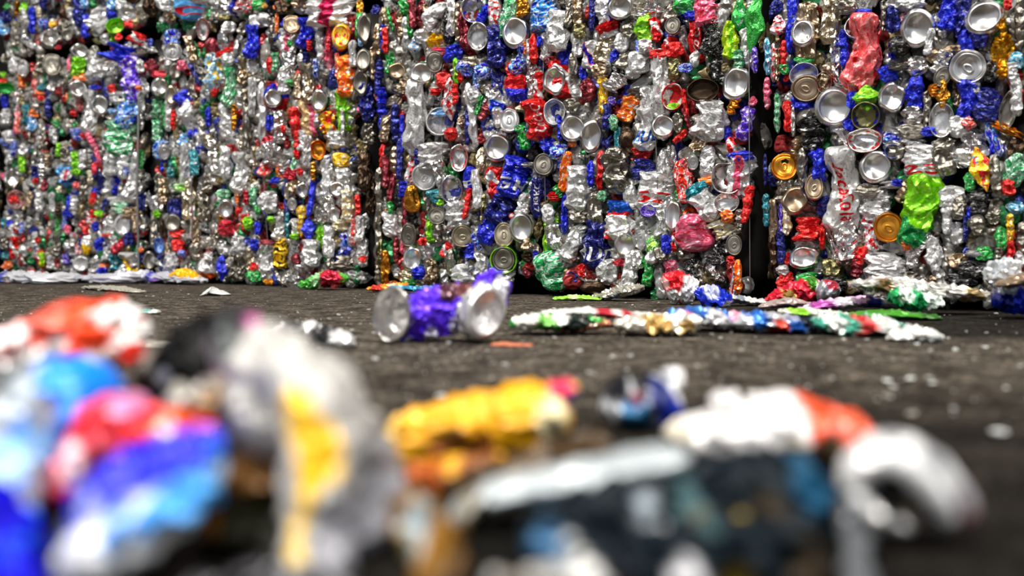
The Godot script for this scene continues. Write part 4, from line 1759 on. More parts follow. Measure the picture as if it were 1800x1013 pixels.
	var b5 := bale(Vector3(-1.5652, 0.825, -3.4814), -0.6745, Vector3(1.018, 0.300, 0.950), "upper bale of cans with a green rimmed ring and silver lids at its lower edge", """
B -420 191 21 21 0 green 65
F -361 177 15 64 0 gold 65
B -285 166 25 33 0 lime 65
F -229 112 21 91 0 blue 64
F -177 133 14 41 0 cream 64
B -144 87 37 37 0 bluew 64
F -276 127 15 71 -20 white 65
B -452 118 39 60 0 sky 66
C -388 101 26 60 0 dull 65
C -321 91 25 59 0 silver 65
F -211 12 19 58 -65 white 64
B -94 80 28 36 0 white 63
B -57 71 24 24 0 yellow 63
D -73 25 62 62 0 silver 63|round silver can end at the edge of the upper bale
B -29 -13 18 18 0 crimson 63
F 78 64 27 90 -25 white 62
D 54 20 35 43 0 dull 62
C 108 98 47 105 0 navy 62
C 150 38 25 74 0 blue 62
B 150 111 27 31 0 sky 62
S 235 49 72 88 0 white 61|white torn can scrap
B 311 86 41 34 0 sky 61
C 395 74 48 52 0 white 60
B 425 6 48 24 0 red 60
L 425 38 53 51 0 silver 60|silver can lid over a red scrap
B 314 47 30 30 0 blue 61
U 360 8 58 45 -25 lime 60
C 325 -24 28 34 0 lime 60
B 377 -31 20 26 0 red 60
B 275 -23 26 34 0 white 61
B 217 9 31 31 0 white 61
B 217 -20 31 21 0 olive 61
C 449 -41 51 33 20 redw 59
B -13 112 40 60 0 brown 63
B -156 158 41 41 0 navy 64
B -434 154 34 39 0 navy 66
B -374 50 42 30 0 dull 65
B 7 60 32 44 0 dull 63
B -307 220 84 50 0 white 65
B -53 183 80 48 0 red 63
B 253 137 76 46 0 blue 61
B 446 95 48 44 0 brown 59
""", 606, 200)
	var b6 := bale(Vector3(-2.4809, 0.000, -4.2136), -0.6745, Vector3(1.270, 0.800, 0.950), "bale of cans past the edge of the bale with the purple and white can", """
C 616 12 35 66 0 white 66
C 616 100 35 66 0 blue 66
B 611 188 35 48 0 red 66
C 616 275 35 66 0 silver 66
C 621 362 35 66 0 white 66
B 611 450 35 48 0 green 66
C 616 538 35 66 0 white 66
C 616 625 35 66 0 navy 66
C 616 735 35 66 0 dull 66
""", 707, 420)
	var steel := StandardMaterial3D.new()
	steel.albedo_color = Color(0.62, 0.61, 0.60)
	steel.metallic = 0.9
	steel.roughness = 0.4
	for x in [-0.28, 0.02, 0.30]:
		wire("baling_wire", b1, [Vector3(x, 0.01, -0.02), Vector3(x + 0.006, 0.2, 0.004), Vector3(x - 0.004, 0.45, 0.002), Vector3(x + 0.003, 0.77, -0.01)], 0.0011, steel)
	wire("baling_wire", b1, [Vector3(0.498, 0.03, -0.01), Vector3(0.504, 0.3, 0.006), Vector3(0.500, 0.77, 0.0)], 0.0011, steel)
	tag(wire("baling_strip", b3, [Vector3(0.497, 0.03, 0.012), Vector3(0.499, 0.3, 0.02), Vector3(0.497, 0.58, 0.012)], 0.0042, steel), "pale vertical baling strip")
	for x in [-0.25, 0.1]:
		wire("baling_wire", b2, [Vector3(x, 0.01, -0.02), Vector3(x + 0.006, 0.25, 0.010), Vector3(x, 0.72, -0.01)], 0.0013, steel)

func build_loose() -> void:
	lump("flattened_can", "green and white flattened can lying behind the purple can", "can", "flattened cans strewn on the floor", "-4.7 13.5 -1182.4 12.3 39;33.8 14.9 -1182.4 18.8 58;67.6 13.5 -1182.4 19.9 58;112.8 14.9 -1182.4 11.4 39", Color(0.184, 0.541, 0.227), "16.9 18.9 -1170.4 14.9 0.91 0.91 0.89;74.3 17.6 -1170.4 17.6 0.08 0.13 0.10;40.5 8.8 -1170.4 12.2 0.49 0.75 0.38;57.4 24.3 -1170.4 9.5 0.91 0.91 0.89", 0.35, 0.4, 0.007, 11, 0.8)
	lump("flattened_can", "salmon tan flattened can scrap curled at one end", "can", "flattened cans strewn on the floor", "49.3 6.8 -1182.4 8.5 32;84.5 12.2 -1182.4 14.4 46;117.6 13.5 -1182.4 8.5 32", Color(0.851, 0.541, 0.416), "94.6 17.6 -1170.4 6.8 0.94 0.82 0.75", 0.35, 0.5, 0.005, 12, 0.7)
	lump("flattened_can", "long thin white can sheet with a red streak", "can", "flattened cans strewn on the floor", "35.8 17.2 -1306.0 6.3 39;104.5 18.7 -1306.0 11.0 52;171.6 13.4 -1306.0 9.8 52;225.4 10.4 -1306.0 6.3 39", Color(0.894, 0.886, 0.863), "119.4 11.9 -1294.0 11.9 0.76 0.19 0.25;149.3 14.2 -1294.0 9.0 0.76 0.19 0.25", 0.35, 0.4, 0.004, 13, 0.8)
	lump("flattened_can", "cream and white crumpled can with a folded rim", "can", "flattened cans strewn on the floor", "118.7 12.0 -1166.7 12.1 46;156.7 13.3 -1166.7 21.9 65;186.7 12.0 -1166.7 21.9 65;224.7 16.7 -1166.7 12.1 46", Color(0.867, 0.847, 0.800), "166.7 12.0 -1154.7 14.7 0.85 0.72 0.47;200.0 8.0 -1154.7 9.3 0.85 0.72 0.47", 0.3, 0.55, 0.008, 14, 0.9)
	lump("flattened_can", "blue and pink flattened can sheet", "can", "flattened cans strewn on the floor", "188.7 18.3 -1232.4 10.8 52;228.9 18.3 -1232.4 19.6 78;264.1 14.1 -1232.4 20.8 78;311.3 11.3 -1232.4 12.8 52", Color(0.184, 0.416, 0.722), "211.3 11.3 -1220.4 11.3 0.82 0.35 0.42;246.5 7.0 -1220.4 15.5 0.85 0.85 0.86;274.6 15.5 -1220.4 9.9 0.88 0.60 0.69", 0.35, 0.4, 0.007, 15, 0.9)
	lump("flattened_can", "silver and blue flattened can beside the blue and pink sheet", "can", "flattened cans strewn on the floor", "257.2 13.1 -1206.9 12.6 52;303.4 13.1 -1206.9 22.6 78;341.2 9.0 -1206.2 21.5 78;380.7 6.2 -1206.9 11.6 52", Color(0.784, 0.800, 0.824), "293.1 20.7 -1194.9 11.0 0.17 0.41 0.75;334.5 2.1 -1194.9 12.4 0.17 0.41 0.75;317.2 6.9 -1194.9 8.3 0.85 0.31 0.25;355.2 17.2 -1194.9 11.0 0.09 0.13 0.17", 0.3, 0.5, 0.007, 16, 0.9)
	lump("flattened_can", "teal and white flattened can with red flecks", "can", "flattened cans strewn on the floor", "355.8 12.9 -1190.5 14.3 65;394.1 10.3 -1189.2 24.5 78;422.4 10.2 -1173.3 24.2 78;467.3 6.1 -1190.5 12.4 52", Color(0.286, 0.627, 0.537), "377.6 18.4 -1178.5 10.9 0.88 0.89 0.87;408.2 14.3 -1178.5 9.5 0.82 0.25 0.25;435.4 12.9 -1178.5 13.6 0.88 0.89 0.87;401.4 -3.4 -1178.5 8.2 0.82 0.25 0.25", 0.35, 0.4, 0.008, 17, 0.9)
	lump("flattened_can", "white torn can sheet at the end of the flattened row", "can", "flattened cans strewn on the floor", "416.8 3.7 -1108.4 8.9 39;441.4 7.3 -1095.7 17.5 52;469.5 3.6 -1081.0 8.6 39", Color(0.902, 0.902, 0.886), "458.3 0.0 -1109.8 7.7 0.69 0.71 0.72", 0.35, 0.4, 0.006, 18, 0.8)
	lump("flattened_can", "dark green flattened can lying like a leaf", "can", "flattened cans strewn on the floor", "498.3 4.2 -1483.1 5.9 39;550.5 5.7 -1459.7 13.7 65;612.8 2.9 -1416.7 6.8 52", Color(0.247, 0.541, 0.133), "593.2 1.7 -1471.1 15.3 0.16 0.35 0.09", 0.4, 0.3, 0.004, 19, 0.7)
	lump("flattened_can", "white and lime folded scrap behind the flattened row", "can", "flattened cans strewn on the floor", "374.4 13.6 -1400.0 6.7 39;424.0 10.4 -1400.0 14.4 52;473.6 7.2 -1400.0 9.0 39", Color(0.847, 0.863, 0.816), "400.0 15.2 -1388.0 11.2 0.52 0.75 0.19", 0.35, 0.4, 0.006, 20, 0.7)
	lump("crushed_can", "red and white crushed can standing against the bale foot", "can", "flattened cans strewn on the floor", "279.2 25.0 -1822.9 47.9 40;302.1 32.3 -1822.9 58.3 50;338.5 21.9 -1822.9 45.8 40", Color(0.847, 0.125, 0.165), "325.0 25.0 -1810.9 20.8 0.91 0.91 0.91;291.7 11.5 -1810.9 12.5 0.91 0.91 0.91;270.8 37.5 -1810.9 12.5 0.91 0.69 0.69", 0.3, 0.35, 0.008, 21, 0.9)
	lump("crushed_can", "royal blue crumpled scrap beside the red and white can", "can", "flattened cans strewn on the floor", "345.8 21.9 -1822.9 25.0 30;359.3 17.0 -1771.3 40.5 40;383.5 8.4 -1743.0 19.9 30", Color(0.102, 0.204, 0.784), "354.2 29.2 -1810.9 12.5 0.75 0.78 0.91;377.1 1.0 -1810.9 10.4 0.86 0.86 0.91", 0.3, 0.4, 0.008, 22, 0.8)
	lump("flattened_can", "thin white scrap beside the royal blue scrap", "can", "flattened cans strewn on the floor", "380.6 16.3 -1785.7 12.9 39;428.6 8.2 -1785.7 13.4 39;465.1 5.4 -1761.8 7.0 26", Color(0.863, 0.863, 0.847), "408.2 10.2 -1773.7 10.2 0.56 0.60 0.63", 0.35, 0.5, 0.005, 23, 0.7)
	lump("crushed_can", "red can crushed flat under the large silver can bottom", "can", "flattened cans strewn on the floor", "450.9 8.8 -1773.2 14.2 30;484.1 24.1 -1746.7 33.9 40;512.3 33.0 -1724.1 39.4 40;534.4 36.6 -1706.5 19.5 30", Color(0.847, 0.133, 0.227), "479.6 13.3 -1773.7 12.2 0.72 0.60 0.31;520.4 46.9 -1773.7 14.3 0.23 0.48 0.13;535.7 38.8 -1773.7 12.2 0.94 0.63 0.72", 0.3, 0.35, 0.008, 24, 0.9)
	lump("crushed_can", "pale silver can end with a red strip lying on the floor", "can", "flattened cans strewn on the floor", "528.1 41.3 -1711.5 25.4 40;539.8 30.0 -1702.1 44.7 50;551.4 20.7 -1692.9 29.0 40", Color(0.812, 0.839, 0.855), "542.6 48.5 -1720.7 13.9 0.88 0.31 0.38", 0.25, 0.8, 0.004, 25, 0.8)
	lump("flattened_can", "purple pink and white speckled flattened can", "can", "flattened cans strewn on the floor", "454.5 4.5 -1590.9 6.4 32;509.1 12.7 -1590.9 16.4 52;563.6 18.2 -1590.9 14.9 52;633.6 9.1 -1590.9 8.9 39", Color(0.812, 0.659, 0.800), "490.9 9.1 -1578.9 14.5 0.66 0.29 0.60;531.8 12.7 -1578.9 12.7 0.91 0.88 0.91;572.7 14.5 -1578.9 12.7 0.17 0.24 0.69;600.0 12.7 -1578.9 10.9 0.91 0.88 0.91", 0.35, 0.4, 0.006, 26, 0.8)
	lump("flattened_can", "pinkish grey flat scrap by the dark gap", "can", "flattened cans strewn on the floor", "408.5 5.7 -1650.9 6.6 32;457.5 13.2 -1650.9 15.5 52;506.6 5.7 -1650.9 6.6 32", Color(0.722, 0.659, 0.635), "", 0.35, 0.5, 0.004, 27, 0.7)
	lump("crushed_can", "green and white crushed can on its side", "can", "flattened cans strewn on the floor", "575.7 34.8 -1521.7 20.9 40;608.7 25.2 -1521.7 31.3 50;656.5 20.0 -1521.7 20.9 40", Color(0.141, 0.627, 0.353), "643.5 27.0 -1509.7 19.1 0.88 0.93 0.89;595.7 34.8 -1509.7 10.4 0.88 0.93 0.89", 0.3, 0.35, 0.008, 28, 0.9)
	lump("flattened_can", "long silver crumpled sheet with tan edges", "can", "flattened cans strewn on the floor", "524.8 46.9 -1548.7 12.4 52;592.9 45.1 -1548.7 26.1 65;654.9 36.3 -1548.7 24.7 65;738.2 29.4 -1543.5 18.5 52", Color(0.824, 0.816, 0.792), "570.8 39.8 -1536.7 14.2 0.54 0.42 0.29;619.5 46.9 -1536.7 12.4 0.94 0.94 0.94;708.0 24.8 -1536.7 15.9 0.69 0.60 0.44", 0.3, 0.6, 0.008, 29, 1.0)
	lump("crushed_can", "blue can with a silver end lying at the bale corner", "can", "flattened cans strewn on the floor", "706.7 37.5 -1458.3 41.7 40;731.7 33.3 -1458.3 50.0 50;779.2 29.2 -1458.3 50.0 50/698.3 50.0 -1458.3 33.3 24;716.7 68.3 -1458.3 41.7 26;743.3 70.0 -1458.3 33.3 24", Color(0.102, 0.204, 0.847), "698.3 51.7 -1446.3 21.7 0.78 0.80 0.82;716.7 71.7 -1446.3 25.0 0.78 0.80 0.82;743.3 73.3 -1446.3 23.3 0.78 0.80 0.82;710.0 20.8 -1446.3 13.3 0.04 0.10 0.50", 0.25, 0.4, 0.006, 30, 1.0)
	lump("flattened_can", "tan torn can rim above the blue can", "can", "flattened cans strewn on the floor", "693.5 49.6 -1422.8 9.1 39;727.6 57.7 -1422.8 16.0 52;765.9 67.5 -1422.8 11.4 52", Color(0.627, 0.541, 0.447), "", 0.3, 0.7, 0.004, 31, 0.7)
	lump("flattened_can", "white crumpled can sheets under the grey bale corner", "can", "flattened cans strewn on the floor", "-1646.4 10.7 -3125.0 25.0 78;-1491.9 16.7 -3035.9 39.8 91;-1366.7 13.9 -2952.8 33.2 91;-1326.8 12.5 -3125.0 22.5 65", Color(0.863, 0.867, 0.886), "-1562.5 14.3 -3113.0 17.9 0.29 0.31 0.75;-1526.8 -7.1 -3113.0 14.3 0.82 0.29 0.38;-1428.6 10.7 -3113.0 14.3 0.72 0.72 0.85", 0.35, 0.4, 0.012, 32, 0.9)
	lump("flattened_can", "white and lilac flattened can beside the yellow scrap", "can", "flattened cans strewn on the floor", "-1343.8 8.3 -3086.2 19.8 65;-1178.9 15.2 -2968.4 36.2 91;-1102.9 17.3 -3015.7 36.7 91;-962.2 17.1 -2903.2 24.5 78;-874.1 14.2 -2832.7 11.3 52", Color(0.831, 0.831, 0.863), "-1079.6 20.4 -3085.3 17.7 0.31 0.31 0.78;-1044.2 -2.7 -3085.3 21.2 0.60 0.44 0.78;-1203.5 11.5 -3085.3 14.2 0.69 0.63 0.78", 0.35, 0.4, 0.012, 33, 0.9)
	lump("crushed_can", "yellow folded can scrap on the lilac can", "can", "flattened cans strewn on the floor", "-1007.9 16.0 -2939.7 23.5 40;-957.7 27.1 -2899.6 39.8 50;-904.4 18.4 -2857.0 29.4 40", Color(0.941, 0.690, 0.063), "-1040.2 9.1 -3047.4 14.0 0.88 0.42 0.13", 0.3, 0.3, 0.008, 34, 0.8)
	lump("flattened_can", "thin grey sheet curling off the lilac can", "can", "flattened cans strewn on the floor", "-1082.6 5.8 -2536.2 8.1 52;-963.5 5.7 -2426.1 13.6 65;-861.9 2.3 -2309.8 5.5 52", Color(0.753, 0.737, 0.682), "", 0.4, 0.5, 0.006, 35, 0.7)
	lump("flattened_can", "green and red crushed can before the open silver end", "can", "flattened cans strewn on the floor", "-542.0 10.1 -2536.2 16.2 52;-487.4 22.1 -2523.5 35.5 65;-460.3 31.4 -2501.9 35.2 65;-410.9 29.6 -2462.3 21.7 52", Color(0.345, 0.722, 0.282), "-452.2 24.6 -2524.2 29.0 0.75 0.13 0.24;-492.8 27.5 -2524.2 14.5 0.66 0.85 0.63", 0.3, 0.35, 0.01, 36, 0.8)
	lump("flattened_can", "orange scrap with a red tail by the pillar of cans", "can", "flattened cans strewn on the floor", "-347.3 8.1 -2364.9 7.6 26;-297.3 10.8 -2364.9 17.7 39;-247.9 17.4 -2332.0 14.9 39", Color(0.941, 0.604, 0.188), "-321.6 8.1 -2352.9 13.5 0.82 0.25 0.19;-283.8 24.3 -2352.9 10.8 0.97 0.85 0.69", 0.3, 0.3, 0.006, 37, 0.7)
	lump("flattened_can", "blue green edge of a flat can behind the purple can", "can", "flattened cans strewn on the floor", "-285.5 13.2 -2302.6 9.2 39;-203.4 10.8 -2296.4 12.9 52;-125.1 15.8 -2233.8 10.7 52", Color(0.227, 0.533, 0.690), "-171.1 14.5 -2290.6 13.2 0.16 0.56 0.28;-157.9 21.1 -2290.6 10.5 0.78 0.75 0.56", 0.35, 0.4, 0.006, 38, 0.7)
	lump("flattened_can", "lime green scrap lying flat on bare floor", "can", "flattened cans strewn on the floor", "83.6 2.7 -2003.4 6.4 39;130.0 5.1 -1977.9 12.0 52;175.7 2.6 -1958.5 6.3 39", Color(0.604, 0.847, 0.290), "122.1 4.7 -2022.9 10.5 0.78 0.91 0.63", 0.35, 0.3, 0.004, 39, 0.7)
	lump("flattened_can", "dull silver scrap at the bale foot beside the lime scrap", "can", "flattened cans strewn on the floor", "163.7 6.2 -2002.9 11.2 52;208.0 16.8 -1967.5 20.3 52;250.8 27.1 -1933.2 17.0 52", Color(0.706, 0.690, 0.643), "203.5 7.0 -2022.9 9.3 0.50 0.56 0.66", 0.3, 0.6, 0.008, 40, 0.8)
	lump("flattened_can", "small white disc of metal alone on the floor", "can", "flattened cans strewn on the floor", "-673.1 3.1 -2173.4 7.5 40;-664.2 6.4 -2214.1 15.2 50;-627.2 3.1 -2173.4 7.5 40", Color(0.894, 0.902, 0.894), "", 0.35, 0.4, 0.003, 41, 0.6)
	lump("flattened_can", "thin white and teal strip alone on the floor", "can", "flattened cans strewn on the floor", "-601.6 2.9 -1530.3 7.0 30;-578.6 3.7 -1545.9 8.8 40;-547.1 3.4 -1551.7 8.0 30", Color(0.886, 0.902, 0.894), "-574.5 0.9 -1578.9 14.5 0.29 0.66 0.63;-594.5 4.5 -1578.9 7.3 0.82 0.44 0.38", 0.35, 0.4, 0.003, 42, 0.7)
	lump("crushed_can", "white rimmed can with black print behind the white yellow can", "can", "flattened cans strewn on the floor", "-262.2 11.6 -1067.1 13.4 35;-231.7 13.4 -1067.1 18.3 50;-200.9 8.7 -1065.3 20.7 50;-168.6 5.3 -1010.2 12.7 35", Color(0.871, 0.871, 0.871), "-231.7 7.3 -1055.1 14.6 0.10 0.10 0.11;-201.2 3.7 -1055.1 14.6 0.16 0.16 0.17;-243.9 9.8 -1055.1 6.1 0.63 0.25 0.31", 0.35, 0.4, 0.006, 43, 0.9)
	lump("flattened_can", "white and yellow flat scrap beside the orange red can", "can", "flattened cans strewn on the floor", "-393.0 1.7 -1035.9 4.1 32;-368.0 2.8 -1030.5 6.8 46;-344.8 1.7 -1029.8 4.1 32", Color(0.878, 0.863, 0.812), "-389.1 -1.8 -1048.6 5.5 0.85 0.72 0.16", 0.35, 0.4, 0.003, 44, 0.6)
	lump("flattened_can", "thin orange sliver in front of the purple can", "can", "flattened cans strewn on the floor", "-20.4 0.9 -1051.2 2.1 20;0.0 1.6 -1037.0 3.9 26;20.3 0.9 -1045.0 2.1 20", Color(0.784, 0.471, 0.345), "", 0.4, 0.3, 0.002, 45, 0.5)
	# the tall purple can folded in the middle, both ends towards the camera
	var p := lump("crushed_can", "tall purple and white can folded in the middle with both ends showing", "can", "", "-131.2 29.4 -1093.8 38.8 40;-103.1 30.0 -1093.8 47.5 42;-71.9 36.3 -1093.8 52.5 46;-40.6 38.8 -1093.8 48.8 44;-23.8 30.0 -1093.8 41.2 40/-124.7 5.2 -1091.0 12.5 20;-96.9 11.3 -1093.8 18.8 30;-62.5 21.3 -1093.8 25.0 34;-37.5 43.8 -1093.8 31.2 24;-16.2 76.3 -1093.8 33.8 18/-23.8 80.0 -1093.8 8.8 10;-10.0 62.5 -1093.8 10.0 14;-6.2 37.5 -1093.8 7.5 10", Color(0.40, 0.20, 0.96), "-131.2 29.4 -1093.8 18.8 0.85 0.84 0.82;-68.8 57.5 -1093.8 10.0 0.29 0.14 0.19;-51.2 59.4 -1093.8 8.8 0.42 0.23 0.23;-12.5 59.4 -1093.8 8.8 0.91 0.91 0.94;-25.0 28.1 -1093.8 22.5 0.91 0.90 0.94;-87.5 6.3 -1093.8 7.5 0.88 0.86 0.94;-59.4 15.6 -1093.8 8.8 0.86 0.85 0.94;-31.2 56.3 -1093.8 7.5 0.78 0.75 0.94;-112.5 0.0 -1093.8 5.0 0.88 0.86 0.94", 0.3, 0.3, 0.006, 50, 1.3)
	var a := Vector3(-0.1297, 0.0315, -1.0606)
	put("can_hollow", protos["U1"], mat("silver"), p, Transform3D(Basis(Vector3.UP, -0.55) * Basis(Vector3.BACK, -0.25) * Basis.from_scale(Vector3(0.050, 0.061, 0.045)), a - p.position))
	var c := Vector3(-0.0259, 0.0337, -1.0542)
	put("can_bottom", protos["D1"], mat("white"), p, Transform3D(Basis(Vector3.UP, 0.5) * Basis(Vector3.BACK, -0.25) * Basis.from_scale(Vector3(0.047, 0.060, 0.05)), c - p.position))
	put("can_side", protos["W1"], mat("white"), p, Transform3D(Basis(Vector3.UP, 0.5) * Basis(Vector3.BACK, -0.25) * Basis.from_scale(Vector3(0.047, 0.060, 0.05)), c - p.position))
	# chips that can be told apart, then the crumbs nobody could count
	var pale := StandardMaterial3D.new()
	pale.albedo_color = Color(0.86, 0.87, 0.86)
	pale.roughness = 0.5
	tag(chip(Vector3(0.4837, 0, -1.0174), Vector3(0.0068, 0.0021, 0.0052), 0.4, pale, 0), "round white chip alone on the floor under the blue can", "metal chip", "pale chips on the floor")
	tag(chip(Vector3(0.4289, 0, -1.0542), Vector3(0.0063, 0.0019, 0.0048), 0.4, pale, 1), "pale chip beside the dark green leaf-like can", "metal chip", "pale chips on the floor")
	tag(chip(Vector3(0.1471, 0, -0.6863), Vector3(0.0061, 0.0019, 0.0047), 0.4, pale, 2), "pale chip beyond the white and orange can", "metal chip", "pale chips on the floor")
	tag(chip(Vector3(0.1680, 0, -0.7000), Vector3(0.0052, 0.0016, 0.0040), 0.4, pale, 3), "small pale chip beyond the orange end of the near can", "metal chip", "pale chips on the floor")
	tag(chip(Vector3(0.1788, 0, -0.6731), Vector3(0.0050, 0.0015, 0.0038), 0.4, pale, 4), "small pale chip next to the orange near can", "metal chip", "pale chips on the floor")
	tag(chip(Vector3(0.2845, 0, -0.7543), Vector3(0.0078, 0.0024, 0.0060), 0.4, pale, 5), "oblong pale chip in a row of three", "metal chip", "pale chips on the floor")
	tag(chip(Vector3(0.3070, 0, -0.7675), Vector3(0.0080, 0.0025, 0.0061), 0.4, pale, 6), "oblong pale chip in the middle of a row of three", "metal chip", "pale chips on the floor")
	tag(chip(Vector3(0.3136, 0, -0.7415), Vector3(0.0066, 0.0020, 0.0051), 0.4, pale, 7), "oblong pale chip at the end of a row of three", "metal chip", "pale chips on the floor")
	tag(chip(Vector3(0.2631, 0, -0.5385), Vector3(0.0104, 0.0032, 0.0080), 0.4, pale, 8), "broad pale chip alone near the silver can end", "metal chip", "pale chips on the floor")
	var crumbs := MultiMesh.new()
	crumbs.transform_format = MultiMesh.TRANSFORM_3D
	crumbs.use_colors = true
	crumbs.mesh = protos["B2"]
	crumbs.instance_count = 1200
	var r := RandomNumberGenerator.new()
	r.seed = 77
	for k in crumbs.instance_count:
		var z := -0.45 - 3.2 * pow(r.randf(), 1.1)
		var at := Vector3(r.randf_range(-0.62, 0.62) * (0.4 - z), 0.0, z)
		if (at.x - 0.4666) * sin(-0.6745) + (at.z + 1.856) * cos(-0.6745) < 0.02:
			at = Vector3(r.randf_range(-0.5, 0.5), 0, r.randf_range(-1.5, -0.6))
		var big := 0.0012 + 0.0035 * pow(r.randf(), 5.0)
		crumbs.set_instance_transform(k, Transform3D(Basis(Vector3.UP, r.randf() * TAU) * Basis.from_scale(Vector3(big * 1.8, big * 0.7, big * 1.2)), at + Vector3(0, big * 0.3, 0)))
		var tone := r.randf()
		crumbs.set_instance_color(k, Color(0.50, 0.50, 0.48) if tone > 0.6 else (Color(0.30, 0.28, 0.25) if tone > 0.2 else Color(0.06, 0.055, 0.05)))
	var o := MultiMeshInstance3D.new()
	o.name = "metal_crumbs"
	o.multimesh = crumbs
	var m := StandardMaterial3D.new()
	m.vertex_color_use_as_albedo = true
	m.roughness = 0.5
	o.material_override = m
	tag(o, "pale and dark metal crumbs scattered over the concrete floor", "crumbs", "", "stuff")
	add_child(o, true)

